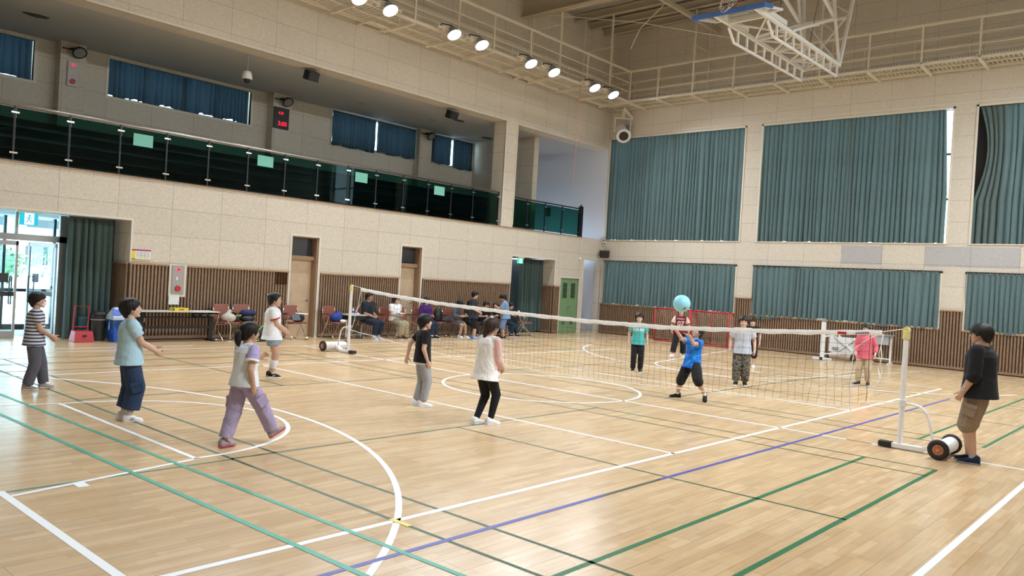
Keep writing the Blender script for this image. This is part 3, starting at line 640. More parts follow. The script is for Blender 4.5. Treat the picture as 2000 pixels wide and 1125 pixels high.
# ================================================================ CATWALK
def catwalk(name, label, axis, u0, u1, o, i_, cols, longp, ztop=None):
    """o: room side line, i_: wall side line"""
    t = thing(name, label, 'catwalk', (0, 0, 0)); z = 9.03; m = M['catpaint']
    def P(u, v, zz): return (u, v, zz) if axis == 'x' else (v, u, zz)
    for (v, nm) in ((o, 'outer_beam'), (i_, 'inner_beam')):
        b = MB(); b.bar(P(u0, v, z), P(u1, v, z), .05, .08); b.build(nm, m, t)
    b = MB(); b.bar(P(u0, (o + i_) / 2, z), P(u1, (o + i_) / 2, z), .05, .04); b.build('middle_beam', m, t)
    for zz, r, nm in ((z + 1.15, .03, 'handrail'), (z + .72, .012, 'guard_rail'), (z + .38, .012, 'guard_rail')):
        b = MB(); b.bar(P(u0, o, zz), P(u1, o, zz), r * 2); b.build(nm, m, t)
    for zz in (z + .75, z + 1.0):
        b = MB(); b.bar(P(u0, i_, zz), P(u1, i_, zz), .03); b.build('wall_rail', m, t)
    for u in cols:
        b = MB(); b.bar(P(u, o, z), P(u, o, z + 1.15), .05); b.build('post', m, t)
        b = MB(); b.bar(P(u, o - (.0), z - .05), P(u, i_ + .1, z - .05), .06, .08); b.build('cross_beam', m, t)
        b = MB(); b.bar(P(u + .5, i_, z), P(u + .5, i_, z + 1.0), .03); b.build('wall_post', m, t)
    for u in longp:
        b = MB(); b.bar(P(u, o, z), P(u, o, ZC - .1), .055); b.bar(P(u, i_, z), P(u, i_, ZC - .1), .04); b.bar(P(u, o, z + 1.75), P(u, i_, z + 1.75), .03); b.build('hanger', m, t)
    # perforated walkway plates
    g = MB(); n = int((u1 - u0) / .12)
    lo, hi = sorted((o, i_))
    for k in range(n):
        u = u0 + k * (u1 - u0) / n
        if axis == 'x': g.box(u, u + .03, lo + .03, hi - .03, z + .035, z + .045)
        else: g.box(lo + .03, hi - .03, u, u + .03, z + .035, z + .045)
    g.build('walkway_grating', M['catpaint'], t)
    if axis == 'y':
        g = MB(); n = int((u1 - u0) / .08)
        for k in range(n): u = u0 + k * .08; g.bar(P(u, o, z + .05), P(u, o, z + .13), .02)
        g.bar(P(u0, o, z + .13), P(u1, o, z + .13), .03, .015); g.build('cable_tray', M['greyp'], t)
    return t
cl = catwalk('catwalk', 'cream painted catwalk with floodlights along the side wall', 'x', -8.0, 14.2, 8.08, 9.35, [-6.4, -4.8, -3.2, -1.6, -.1, 1.5, 3.35, 5.05, 6.6, 8.35, 9.9, 11.5, 12.9, 14.2], [-3.2, 3.35, 9.9, 12.9])
catwalk('catwalk', 'cream painted catwalk with cable tray along the far curtained wall', 'y', -9.0, 9.35, 14.2, 15.28, [-8.5, -6.9, -5.32, -3.76, -2.24, -.73, .78, 2.26, 3.77, 5.35, 6.8, 8.05], [-5.32, .78, 5.35])
catwalk('catwalk', 'cream painted catwalk with floodlights along the right hand wall', 'x', -8.0, 14.2, -8.3, -9.55, [-6.4, -3.2, -.1, 3.3, 6.6, 9.9, 12.9], [-3.2, 3.3, 9.9])
b = MB()
for (x, y) in ((2.55, 9.40), (9.4, 9.40)):
    for (a, c) in (((0, 0), (.75, 0)), ((.75, 0), (.75, -.55 + 1.0)), ((0, 0), (0, .25))): pass
def hatch(x):
    b = MB(); z = 8.98; y = 9.12
    b.bar((x, y, z), (x + .75, y, z), .05); b.bar((x, y, z), (x, y + .5, z), .05); b.bar((x + .75, y, z), (x + .75, y + .5, z), .05); b.bar((x, y + .5, z), (x + .75, y + .5, z), .05)
    b.build('hatch_frame', M['catpaint'], cl)
hatch(2.55); hatch(9.30)
# ================================================================ FLOODLIGHTS
def floodlight(x, y, s, label, grp):
    t = thing('floodlight', label, 'light', (x, y, 8.97), 0, grp)
    tilt = Matrix.Rotation(-s * .55, 3, 'X'); c = V(0, -s * .16, -.04)
    b = MB(); b.loft([(c + tilt @ V(0, 0, z_), r_, r_, V(1, 0, 0), tilt @ V(0, 1, 0)) for z_, r_ in ((.24, .04), (.23, .09), (.15, .10), (.13, .13), (.03, .19), (-.02, .205))], 24); b.build('housing', M['greyp'], t, smooth=False)
    b = MB(); b.loft([(c + tilt @ V(0, 0, z_), r_, r_, V(1, 0, 0), tilt @ V(0, 1, 0)) for z_, r_ in ((-.018, .20), (-.03, .195), (-.05, .15))], 24); b.build('lens', M['led'], t)
    b = MB(); b.tube([(-.42, 0, .12), (-.36, 0, .20), (-.2, 0, .22), (-.08, -s * .05, .22), (0, -s * .1, .2)], .018); b.build('cable', M['black'], t, smooth=True)
    b = MB(); b.box(-.34, -.24, -.04, .04, .0, .14); b.build('mounting_box', M['catpaint'], t)
    b = MB(); b.box(-.5, .5, -.03, .03, .06, .12); b.box(-.46, -.40, 0, .20, .06, .12) if s > 0 else b.box(-.46, -.40, -.20, 0, .06, .12); b.box(.40, .46, 0, .20, .06, .12) if s > 0 else b.box(.40, .46, -.20, 0, .06, .12); b.build('mounting_bar', M['catpaint'], t)
    l = bpy.data.lights.new('flood_beam', 'AREA'); l.shape = 'DISK'; l.size = .36; l.energy = LAMP_W; l.color = (.87, .945, 1.0); l.spread = math.radians(130)
    o = bpy.data.objects.new('flood_beam', l); COL.objects.link(o); o.parent = t
    o.location = c + tilt @ V(0, 0, -.06); o.rotation_euler = tilt.to_euler()
    return t
LX = (1.16, 2.18, 4.56, 5.71, 8.00, 9.19, 11.51, 12.67)
names = ('leftmost, cut by the top edge', 'second from the left', 'third from the left', 'fourth from the left', 'fifth from the left', 'sixth from the left', 'second nearest to the room corner', 'nearest to the room corner')
for x, nm in zip(LX, names): floodlight(x, 7.88, 1, 'lit round floodlight under the side catwalk, ' + nm, 'floodlights of the side catwalk')
ORD = ('first', 'second', 'third', 'fourth', 'fifth', 'sixth', 'seventh', 'eighth', 'ninth', 'tenth', 'eleventh', 'last')
for x, nm in zip((-6.9, -5.8, -2.5, -1.3), ORD): floodlight(x, 7.88, 1, nm + ' lit floodlight on the near stretch of the side catwalk, out of the picture', 'near floodlights')
for x, nm in zip((-6.9, -5.8, -2.5, -1.3, 1.16, 2.18, 4.56, 5.71, 8.0, 9.2, 11.5, 12.7), ORD): floodlight(x, -8.1, -1, nm + ' lit floodlight from the near end under the right hand catwalk', 'floodlights of the right hand catwalk')
# ================================================================ FOLDED BASKET
def hoop():
    t = thing('folded_basket', 'white steel folding basketball frame with glass backboard under the roof', 'basketball hoop', (0, 0, 0)); m = M['truss']
    bx, bz = 6.30, 8.66
    # backboard lies almost flat, its front facing up
    R = Matrix.Rotation(math.radians(-12), 3, 'Y')
    def Q(u, y, h): return V(bx, 0, bz) + R @ V(u, y, h)
    bb = MB(); bb.cbox(Q(.52, 0, .02), (1.05, 1.8, .012), R); g = bb.build('backboard_glass', glass('board_glass', (.82, .84, .80)), t)
    fr = MB()
    for y in (-.88, .88): fr.bar(Q(0, y, 0), Q(1.05, y, 0), .05)
    for u in (.0, 1.05): fr.bar(Q(u, -.9, 0), Q(u, .9, 0), .05)
    for u in (.25, .72): fr.bar(Q(u, -.31, .03), Q(u, .31, .03), .045, .01)
    for y in (-.3, .3): fr.bar(Q(.25, y, .03), Q(.72, y, .03), .045, .01)
    fr.build('backboard_frame', M['white_m'], t)
    pd = MB(); pd.cbox(Q(-.04, 0, .02), (.09, 1.9, .12), R)
    for y in (-.92, .92): pd.cbox(Q(.18, y, .02), (.42, .07, .10), R)
    pd.build('backboard_pad', M['gpad'], t, bevel=.01)
    rg = MB(); rg.torus((0, 0, 0), .225, .011, 'y', 32, 8)
    ring = rg.build('hoop_ring', M['red'], t); ring.matrix_local = Matrix.Translation(Q(.12, 0, .35)) @ Matrix.Rotation(math.radians(-12), 4, 'Y') @ Matrix.Rotation(PI / 2, 4, 'Z')
    rb = MB(); rb.bar(Q(.12, 0, .05), Q(.12, 0, .20), .05); rb.build('hoop_bracket', M['red'], t)
    nb = MB()
    for k in range(12):
        a = 2 * PI * k / 12; pts = []
        for j in range(6): rr = .22 - .02 * j; aa = a + .26 * (j % 2); pts.append(Q(.12 - .06 * j + rr * math.sin(aa) * .3, rr * math.cos(aa), .35 + rr * math.sin(aa)) + V(0, 0, -.05 * j))
        nb.tube(pts, .006, 5)
    nb.build('hoop_net', M['cord'], t)
    # twin ladder trusses running back and down from the board
    A0, A1 = V(7.15, 0, 8.82), V(12.3, 0, 8.62)
    for s in (-1, 1):
        b = MB(); y = s * .52
        up0, up1 = V(6.6, y, 8.78), V(12.35, y, 8.78); lo0, lo1 = V(7.7, y, 8.38), V(12.15, y, 8.42)
        b.bar(up0, up1, .07, .09); b.bar(lo0, lo1, .05); b.bar(V(7.35, y, 8.68), lo0, .05)
        for k in range(9): x = 7.9 + k * .53; b.bar((x, y, 8.40), (x, y, 8.76), .05)
        b.build('ladder_truss', m, t)
        b = MB(); b.bar((7.0, y, 8.88), (8.4, y, 8.9), .10, .12); b.build('slide_sleeve', m, t)
    b = MB()
    for x in (7.3, 8.9, 10.1, 11.2, 12.3): b.bar((x, -.52, 8.78), (x, .52, 8.78), .06)
    for (x0, x1) in ((7.3, 8.9), (8.9, 10.1), (10.1, 11.2), (11.2, 12.3)): b.bar((x0, -.52, 8.78), (x1, .52, 8.78), .04); b.bar((x0, .52, 8.78), (x1, -.52, 8.78), .04)
    b.build('cross_brace', m, t)
    # hanging frame up to the roof
    b = MB(); ex = 12.3
    for s in (-1, 1):
        b.bar((ex, s * .52, 8.75), (12.6, s * .80, 11.4), .08); b.bar((12.6, s * .8, 11.4), (8.6, s * 1.15, 11.6), .08)
        b.bar((11.7, s * .5, 10.05), (7.4, s * .55, 11.5), .08); b.bar((ex, s * .52, 8.75), (11.3, s * .5, 11.4), .07)
        b.bar((11.8, s * .5, 10.0), (8.9, s * .5, 8.85), .07)
    for (x, y, z) in ((12.6, .8, 11.4), (11.8, .5, 10.0), (10.6, .52, 9.5), (10.3, 1.0, 11.5), (12.45, .6, 10.2)): b.bar((x, -y, z), (x, y, z), .07)
    b.bar((12.3, -.52, 8.78), (12.5, .7, 10.4), .04); b.bar((12.3, .52, 8.78), (12.5, -.7, 10.4), .04); b.bar((12.45, -.7, 10.3), (12.6, .8, 11.4), .04)
    b.bar((10.3, -1, 11.5), (12.6, .8, 11.4), .05)
    b.build('hanging_frame', m, t)
    for s in (-1, 1):
        b = MB(); b.bar((12.6, s * .8, 11.3), (12.6, s * .8, 11.9), .10); b.bar((8.6, s * 1.15, 11.6), (8.6, s * 1.15, 12.1), .10); b.build('roof_bracket', m, t)
    b = MB(); b.tube([(9.7, 0, 11.2), (8.9, 0, 8.8)], .008, 6); b.tube([(12.0, 0, 11.4), (11.2, 0, 8.8)], .008, 6); b.build('hoist_cable', M['black'], t)
hoop()
tag(MB().tube([(9.9, 9.0, 11.3), (12.2, 6.4, 11.2), (15.2, 3.0, 10.7)], .012, 6).build('stay_cable', M['catpaint']), 'thin pale cable slung below the roof near the corner', 'cable')
tag(MB().tube([(12.2, 5.3, 11.8), (11.9, 6.2, 10.9), (11.8, 6.5, 10.2)], .014, 6).build('hanging_rope', M['catpaint']), 'short pale rope hanging below the roof purlins', 'rope')
tag(MB().tube([(11.05, 8.08, 9.06), (11.07, 8.02, 8.9), (11.0, 8.0, 7.0), (10.93, 8.0, 5.3)], [.009, .009, .006, .004], 6).build('climbing_rope', M['rope']), 'thin reddish rope dangling from the side catwalk over the balcony', 'rope')
# ================================================================ WALL FITTINGS
def alarm(x, z0, z1, y, label, wd=.30, frame=True):
    t = thing('alarm_panel', label, 'fire alarm', (x, y, z0)); h = z1 - z0
    if frame: MB().box(-.02 - wd / 2 - .04, wd / 2 + .06, -.02, 0, -.06, h + .02).build('mounting_board', M['trim'], t)
    MB().box(-wd / 2, wd / 2, -.05, -.015, 0, h).build('panel_plate', M['panelsteel'], t, bevel=.004)
    b = MB(); b.ell((0, -.055, h * .86), (.034, .03, .034)); b.build('warning_lamp', M['redled'], t, smooth=True)
    b = MB(); b.cyl((0, -.075, h * .20), (0, -.05, h * .20), .07, 24); b.build('alarm_bell', M['red'], t)
    b = MB(); b.box(-.05, -.01, -.054, -.05, h * .5, h * .6); b.build('small_label', M['paper'], t)
alarm(-2.30, 1.10, 1.80, YW - .05, 'steel fire alarm panel with red lamp on the slatted wall above the table')
alarm(-3.50, 6.34, 7.0, yB - .35, 'steel fire alarm panel on the leftmost balcony column', .26, False)
tag(MB().box(-2.50, -2.24, YW - .085, YW - .080, .85, 1.13).build('paper_sheet', M['paper']), 'white sheet taped below the alarm panel on the slatted wall', 'paper')
def colamp(x, label):
    t = thing('wall_lamp', label, 'lamp', (x, yB - .35, 7.22), 0, 'unlit round lamps on the balcony columns')
    b = MB(); b.bar((-.28, -.02, .08), (.28, -.02, .08), .03); b.tube([(-.1, -.03, .09), (-.05, -.14, .1), (0, -.2, .04)], .03); b.build('lamp_arm', M['black'], t)
    R = Matrix.Rotation(-.75, 3, 'X'); c = V(.06, -.24, .0)
    b = MB(); b.loft([(c + R @ V(0, 0, z_), r_, r_, V(1, 0, 0), R @ V(0, 1, 0)) for z_, r_ in ((.14, .05), (.12, .10), (.02, .17), (-.02, .18))], 22); b.build('lamp_housing', M['black'], t)
    b = MB(); b.loft([(c + R @ V(0, 0, z_), r_, r_, V(1, 0, 0), R @ V(0, 1, 0)) for z_, r_ in ((-.015, .15), (-.03, .14), (-.04, .08))], 22); b.build('lamp_glass', M['greyp'], t)
colamp(-3.49, 'unlit round lamp above the alarm panel on the leftmost balcony column'); colamp(2.76, 'unlit round lamp above the red digital clock'); colamp(9.0, 'unlit round lamp on the third balcony column')
def text_mesh(txt, size, mt, parent, M4, name, ext=.002, align='CENTER', sx=1):
    c = bpy.data.curves.new(name, 'FONT'); c.body = txt; c.size = size; c.extrude = ext; c.align_x = align; c.align_y = 'CENTER'
    o = bpy.data.objects.new(name, c); COL.objects.link(o); bpy.context.view_layer.update()
    me = bpy.data.meshes.new_from_object(o.evaluated_get(bpy.context.evaluated_depsgraph_get())); bpy.data.objects.remove(o)
    me.transform(M4 @ Matrix.Diagonal((sx, 1, 1, 1))); me.materials.clear(); me.materials.append(mt)
    q = bpy.data.objects.new(name, me); COL.objects.link(q); q.parent = parent; return q
FX = Matrix(((1, 0, 0, 0), (0, 0, -1, 0), (0, 1, 0, 0), (0, 0, 0, 1)))      # text facing -Y
t = thing('digital_clock', 'black digital clock board with red digits on the middle balcony column', 'clock', (2.73, yB - .35, 6.36))
MB().box(-.27, .27, -.06, 0, 0, .68).build('clock_case', M['black'], t, bevel=.006)
text_mesh('3:00', .19, M['redled'], t, Matrix.Translation((.03, -.064, .16)) @ FX, 'clock_digits', sx=1.0)
text_mesh('6.21', .11, M['redled'], t, Matrix.Translation((-.02, -.064, .50)) @ FX, 'date_digits')
t = thing('dome_camera', 'white dome security camera hanging from the balcony ceiling', 'camera', (-.37, 10.36, 6.72))
b = MB(); b.cyl((0, 0, .30), (0, 0, .77), .018); b.build('drop_pipe', M['greyp'], t)
b = MB(); b.loft([(V(0, 0, z_), r_, r_, V(1, 0, 0), V(0, 1, 0)) for z_, r_ in ((.33, .04), (.31, .10), (.2, .13), (.13, .135), (.11, .12))], 24); b.build('camera_housing', M['white_m'], t, smooth=True)
b = MB(); b.ell((0, 0, .12), (.10, .10, .11)); b.build('camera_dome', M['black'], t, smooth=True)
def speaker(loc, label, rz=0, s=1, tilt=.35):
    t = thing('wall_speaker', label, 'speaker', loc, rz)
    R = Matrix.Rotation(tilt, 3, 'X')
    b = MB(); P = [(-.21 * s, .10 * s), (-.17 * s, -.12 * s), (.17 * s, -.12 * s), (.21 * s, .10 * s)]
    b.add([R @ V(x, y, z_) for z_ in (-.13 * s, .13 * s) for x, y in P], [(3, 2, 1, 0), (4, 5, 6, 7), (0, 1, 5, 4), (1, 2, 6, 5), (2, 3, 7, 6), (3, 0, 4, 7)]); b.build('speaker_cabinet', M['black'], t, bevel=.012)
    b = MB(); b.cbox(R @ V(0, -.125 * s, 0), (.30 * s, .012, .22 * s), R); b.build('speaker_grille', M['black'], t)
    b = MB(); b.bar((0, .05, .05), (0, .22, .14), .04); b.build('speaker_bracket', M['black'], t)
speaker((1.38, YW + .32, 7.28), 'black loudspeaker hanging below the beam, nearer to the dome camera'); speaker((6.82, YW + .32, 7.26), 'black loudspeaker hanging below the beam, nearer to the room corner')
speaker((15.10, 9.40, 3.20), 'black loudspeaker in the room corner above the stair opening', -.9, 1.0)
t = thing('corner_camera', 'small white camera in the room corner above the loudspeaker', 'camera', (15.2, 9.5, 3.66)); b = MB(); b.ell((0, 0, 0), (.09, .07, .06)); b.build('camera_housing', M['white_m'], t, smooth=True); b = MB(); b.ell((-.06, -.04, -.02), (.03, .03, .03)); b.bar((0, 0, .03), (.1, .12, .1), .03); b.build('camera_mount', M['black'], t)
t = tag(MB().ell((13.80, YW - .05, 2.93), (.04, .05, .07)).build('motion_sensor', M['white_m'], None, smooth=True), 'small white sensor on the wall left of the stair opening', 'sensor')
# throw fan (round nozzle) in the corner
t = thing('throw_fan', 'white tubular throw fan on a bracket in the upper room corner', 'fan', (14.85, 8.72, 8.02))
ax = Vector((-.62, -.60, -.50)).normalized(); sx = ax.cross(V(0, 0, 1)).normalized(); sy = sx.cross(ax)
b = MB(); b.loft([(ax * d, r_, r_, sx, sy) for d, r_ in ((-.45, .17), (-.42, .20), (.0, .20), (.05, .23), (.40, .27), (.42, .285), (.43, .25))], 28); b.build('fan_barrel', M['white_m'], t, smooth=False)
b = MB(); b.loft([(ax * d, r_, r_, sx, sy) for d, r_ in ((.425, .19), (.44, .18))], 24); b.build('fan_mouth', M['black'], t)
b = MB(); b.cbox(ax * -.35 + sx * -.30 + V(0, 0, .05), (.12, .22, .30)); b.build('motor_box', M['greyp'], t)
b = MB(); 
for s in (-1, 1): b.bar(sx * .31 * s + V(0, 0, -.02), sx * .31 * s + V(0, 0, .55), .04)
b.bar(sx * -.33 + V(0, 0, .55), sx * .33 + V(0, 0, .55), .05); b.build('fan_yoke', M['trim'], t)
b = MB(); b.bar((0, 0, .55), (0, 0, .95), .09); b.bar((-.05, 0, .95), (.5, -.10, .62), .10, .12); b.build('fan_bracket', M['trim'], t)
# exit signs
def exit_sign(loc, sz, label, main, inner):
    t = thing('exit_sign', label, 'exit sign', loc); w_, h = sz
    MB().box(-w_ / 2, w_ / 2, -.03, .03, -h / 2, h / 2).build('sign_box', main, t)
    MB().box(-w_ * .27, w_ * .27, -.034, -.03, -h * .45, h * .45).build('sign_panel', inner, t)
    b = MB(); s = h; y = -.037
    b.cyl((.02 * s, y - .002, .26 * s), (.02 * s, y + .002, .26 * s), .07 * s, 14)
    for p, q, r_ in (((0, .17), (-.05, -.05), .055), ((0, .14), (-.17, .08), .03), ((-.17, .08), (-.2, -.02), .028), ((0, .14), (.12, .06), .03), ((.12, .06), (.2, .1), .028), ((-.05, -.05), (.1, -.14), .04), ((.1, -.14), (.14, -.3), .035), ((-.05, -.05), (-.12, -.2), .04), ((-.12, -.2), (-.25, -.28), .035)):
        b.bar((p[0] * s, y, p[1] * s), (q[0] * s, y, q[1] * s), .004, r_ * 1.6 * s, up=(0, 1, 0)) if False else b.tube([(p[0] * s, y, p[1] * s), (q[0] * s, y, q[1] * s)], r_ * .8 * s, 6)
    b.build('running_figure', main, t)
    MB().box(-w_ * .7, w_ * .7, -.05, .05, h / 2, h / 2 + .05).build('sign_mount', M['trim'], t)
exit_sign((-5.52, YW + .06, 2.61), (.34, .27), 'lit cyan exit sign with running figure over the glass entrance', M['exitl'], M['exitw'])
exit_sign((10.35, YW + .06, 2.64), (.26, .18), 'lit green exit sign over the side exit by the green door', M['exitg'], M['exitw'])
# wall notice
t = thing('wall_notice', 'small printed wall notice with magenta header and yellow edge right of the entrance', 'sign', (-3.17, YW - .01, 2.01))
MB().box(-.22, .22, -.008, 0, -.12, .12).build('notice_board', M['paper'], t)
MB().box(-.22, .22, -.011, -.008, .08, .115).build('notice_header', M['sign_pink'], t)
b = MB(); b.box(-.22, -.14, -.011, -.008, -.12, .08); b.box(-.22, .22, -.011, -.008, -.125, -.105); b.build('notice_edge', M['yellow'], t)
b = MB()
for k in range(4): b.box(-.10 + .0 * k, .18, -.011, -.008, .045 - k * .038, .049 - k * .038)
for k in range(4): b.box(-.10 + k * .09, -.097 + k * .09, -.011, -.008, -.07, .05)
b.build('notice_print', M['ink'], t)
t = tag(MB().box(.37, .72, YW - .062, YW - .055, 1.44, 1.80).build('wall_screen', glass('screen', (.75, .7, .66))), 'transparent holder sheet on the slatted wall left of the first door', 'holder')
tag(MB().box(-3.10, -3.03, YW - .065, YW - .05, .42, .52).build('wall_socket', M['white_m'], bevel=.003), 'white wall socket on the slats behind the folding table', 'socket')
for (x, y, s) in ((-4.9, 11.95, .3), (4.9, 12.35, .14), (7.9, 12.2, .14), (11.3, 12.7, .3), (8.4, 11.3, .25)):
    b = MB(); r = random.Random(int(x * 10)); pts = [(math.cos(a) * s * r.uniform(.7, 1.2), math.sin(a) * s * .5 * r.uniform(.7, 1.2)) for a in [k * PI / 6 for k in range(12)]]
    b.prism([(x + p[0], y + p[1]) for p in pts], 7.478, 7.4895); o = b.build('ceiling_diffuser', M['stain'] if s > .2 else M['greyp']); tag(o, 'small ceiling vent in the balcony soffit at x %.0f' % x, 'vent', 'vents of the balcony soffit')
    o['label'] = {-4.9: 'dark ceiling vent at the far left of the balcony', 4.9: 'small grey ceiling vent above the first gap right of the digital clock', 7.9: 'small grey ceiling vent between the two black loudspeakers', 11.3: 'dark ceiling vent next to the balcony end wall', 8.4: 'dark ceiling vent right below the right hand loudspeaker'}[x]
# ================================================================ NET AND POSTS
def post(x, y, s, label, wz):
    """s=+1: wheels lie toward +y of the post"""
    t = thing('net_post', label, 'net post', (x, y, 0), 0, 'rolling net posts')
    wm = M['white_m']
    b = MB(); b.cyl((0, 0, .05), (0, 0, 1.47), .034, 20); b.build('pole', wm, t, smooth=False)
    b = MB(); b.cyl((0, 0, 1.44), (0, 0, 1.535), .044, 20); b.cyl((-.02, 0, 1.55), (.02, 0, 1.55), .045, 18); b.box(-.03, .03, -.03, .03, 1.50, 1.56); b.build('pulley_cap', M['cap'], t)
    b = MB(); b.cyl((-.024, 0, 1.553), (.024, 0, 1.553), .014, 12); b.build('pulley_bolt', M['steel'], t)
    f = MB(); w_ = .04
    def seg(p, q): f.bar(p, q, .10, .055)
    seg((0, -s * .10, .045), (0, s * .30, .045)); seg((0, s * .28, .05), (0, s * .47, .14)); seg((0, s * .45, .14), (0, s * .50, .14)); f.build('base_bar', wm, t, bevel=.004)
    b = MB(); b.cbox((0, -s * .17, .045), (.115, .17, .07)); b.build('rubber_foot', M['rubber'], t, bevel=.012)
    b = MB(); b.tube([(0, 0, .60), (0, s * .12, .60), (0, s * .22, .58), (0, s * .30, .51), (0, s * .34, .38), (0, s * .40, .12)], .017, 10); b.build('brace_tube', wm, t, smooth=True)
    b = MB(); b.cyl((-.30, s * .53, .125), (.30, s * .53, .125), .095, 28); b.build('weight_drum', wz, t)
    for sx in (-1, 1):
        b = MB(); b.torus((sx * .325, s * .53, .125), .092, .034, 'x', 30, 10); wh = b.build('wheel', M['rubber'], t, smooth=True)
        b = MB(); b.cyl((sx * .305, s * .53, .125), (sx * .345, s * .53, .125), .068, 24); b.cyl((sx * .34, s * .53, .125), (sx * .358, s * .53, .125), .040, 20); hb = b.build('wheel_hub', M['orange'], wh)
        b = MB(); b.cyl((sx * .35, s * .53, .125), (sx * .375, s * .53, .125), .012, 12); b.torus((sx * .346, s * .53, .125), .052, .004, 'x', 24, 6)
        for k in range(5): a = 2 * PI * k / 5; b.bar((sx * .352, s * .53, .125), (sx * .347, s * .53 + .052 * math.cos(a), .125 + .052 * math.sin(a)), .004)
        for k in range(5): a = 2 * PI * k / 5; b.cyl((sx * .34, s * .53 + .052 * math.cos(a), .125 + .052 * math.sin(a)), (sx * .349, s * .53 + .052 * math.cos(a), .125 + .052 * math.sin(a)), .007, 8)
        b.build('wheel_bolts', M['steel'], wh)
    b = MB()
    for k in range(5): b.torus((0, 0, .57 + k * .018), .040, .008, 'z', 16, 6)
    b.tube([(.03, 0, .57), (.07, -s * .04, .50), (.05, 0, .46)], .006, 6)
    b.tube([(.036, .01 * s, 1.5), (.040, .012 * s, 1.1), (.036, .01, .62)], .005, 6); b.build('tied_cord', M['cord'], t)
    return t
drum = mat('scuffed_white', (.78, .78, .77), .35, nz=.10, nscale=30)
PA, PB = (-.04, -6.11), (.02, 5.84)
post(*PA, -1, 'white rolling net post standing next to the man in black', drum); post(*PB, 1, 'white rolling net post in front of the row of seated adults', drum)
TOPK = ((-6.11, 1.55), (-5.9, 1.54), (-5.0, 1.465), (-4.2, 1.41), (-2.5, 1.325), (-.8, 1.305), (.8, 1.325), (2.95, 1.38), (4.3, 1.45), (5.5, 1.535), (5.84, 1.56))
BOTK = ((-6.11, .60), (-5.66, .55), (-5.4, .46), (-4.3, .41), (-2.6, .335), (-.7, .285), (2.1, .29), (3.7, .38), (4.6, .44), (5.5, .52), (5.84, .56))
def interp(K, y):
    return float(np.interp(y, [k[0] for k in K], [k[1] for k in K]))
def netx(y, v): return -.04 + .06 * (y + 6.11) / 11.95 + .035 * math.sin(y * 1.7) * v + .012 * math.sin(y * 9) * v
nt_ = thing('volleyball_net', 'long white topped black mesh net stretched across the court', 'net', (0, 0, 0))
b = MB(); ys = np.linspace(-5.80, 5.46, 170); r = random.Random(5); P = []
for k, y in enumerate(ys):
    zt = interp(TOPK, y) + .004 * math.sin(y * 21) * r.random(); h = .068 + .006 * math.sin(y * 13 + 1); th = .014 + .008 * abs(math.sin(y * 17))
    x = netx(y, 0)
    for (dx, dz) in ((-th, 0), (th, 0), (th * 1.1, -h * .5), (th * .8, -h), (-th * .8, -h), (-th * 1.1, -h * .5)): P.append((x + dx, y, zt + dz))
n = len(ys); b.add(P, [(i * 6 + k, i * 6 + (k + 1) % 6, (i + 1) * 6 + (k + 1) % 6, (i + 1) * 6 + k) for i in range(n - 1) for k in range(6)] + [tuple(range(6)), tuple((n - 1) * 6 + k for k in range(6))])
b.build('top_band', fabric('band_cloth', (.88, .89, .91)), nt_)
b = MB(); b.tube([(netx(-5.78, 0), -5.78, 1.50), (PA[0], PA[1], 1.575)], .006, 6); b.tube([(netx(5.4, 0), 5.4, 1.53), (PB[0], PB[1], 1.58)], .006, 6); b.build('top_cord', M['cord'], nt_)
b = MB(); ny = 104; nv = 8; Y = np.linspace(-5.66, 5.46, ny + 1); r = random.Random(9)
G = {}
for i, y in enumerate(Y):
    zt = interp(TOPK, y) - .06; zb = interp(BOTK, y)
    for j in range(nv + 1):
        v = j / nv; G[i, j] = V(netx(y, v) + r.uniform(-.008, .008), y + r.uniform(-.012, .012) + .012 * math.sin(v * 7 + i), zt + (zb - zt) * v + r.uniform(-.008, .008))
for i in range(ny + 1): b.tube([G[i, j] for j in range(nv + 1)], .0019, 3, False)
for j in range(1, nv): b.tube([G[i, j] for i in range(ny + 1)], .0019, 3, False)
for i in (0, ny): b.tube([G[i, j] for j in range(nv + 1)], .004, 4, False)
b.build('net_mesh', M['netc'], nt_, fix=False)
b = MB(); b.tube([(PA[0], PA[1], .60)] + [G[i, nv] for i in range(0, ny + 1)] + [(PB[0], PB[1], .56)], .0065, 6); b.build('bottom_cord', M['cord'], nt_)
b = MB(); b.tube([(netx(-5.8, 0) - .0, -5.80, 1.48), (.05, -5.62, 1.40), (.02, -5.45, 1.25), (.02, -5.42, .95), (.03, -5.43, .60), (.04, -5.44, .30)], .006, 6)
b.tube([(.1, -5.78, 1.48), (.12, -5.76, 1.3), (.09, -5.79, 1.15), (.13, -5.74, 1.0), (.09, -5.78, .88), (.12, -5.72, .76), (.13, -5.62, .68)], .006, 6)
b.tube([(.1, -5.79, 1.47), (.08, -5.75, 1.2), (.12, -5.79, .98), (.08, -5.76, .80), (.1, -5.70, .62), (.1, -5.62, .55)], .005, 6)
b.build('loose_cord', M['cord'], nt_); b = MB()
b.tube([(.02, 5.46, 1.50), (.0, 5.50, 1.3), (.04, 5.58, 1.1), (.0, 5.62, .95), (.03, 5.66, .8), (.02, 5.74, .6)], .006, 6)
b.tube([(.02, 5.46, 1.50), (.05, 5.48, 1.2), (.02, 5.60, 1.0), (.05, 5.50, .9)], .005, 6)
b.build('loose_cord', M['cord'], nt_)
text_m = None
lb = MB(); lb.box(netx(-5.2, 0) - .034, netx(-5.2, 0) - .030, -5.36, -5.24, 1.43, 1.465); lb.build('band_label', M['red'], nt_)
lb = MB()
for k in range(6): lb.box(netx(-5.5, 0) - .034, netx(-5.5, 0) - .030, -5.50 - k * .030, -5.48 - k * .030, 1.45 + .004 * k, 1.47 + .004 * k)
lb.build('band_print', M['ink'], nt_)
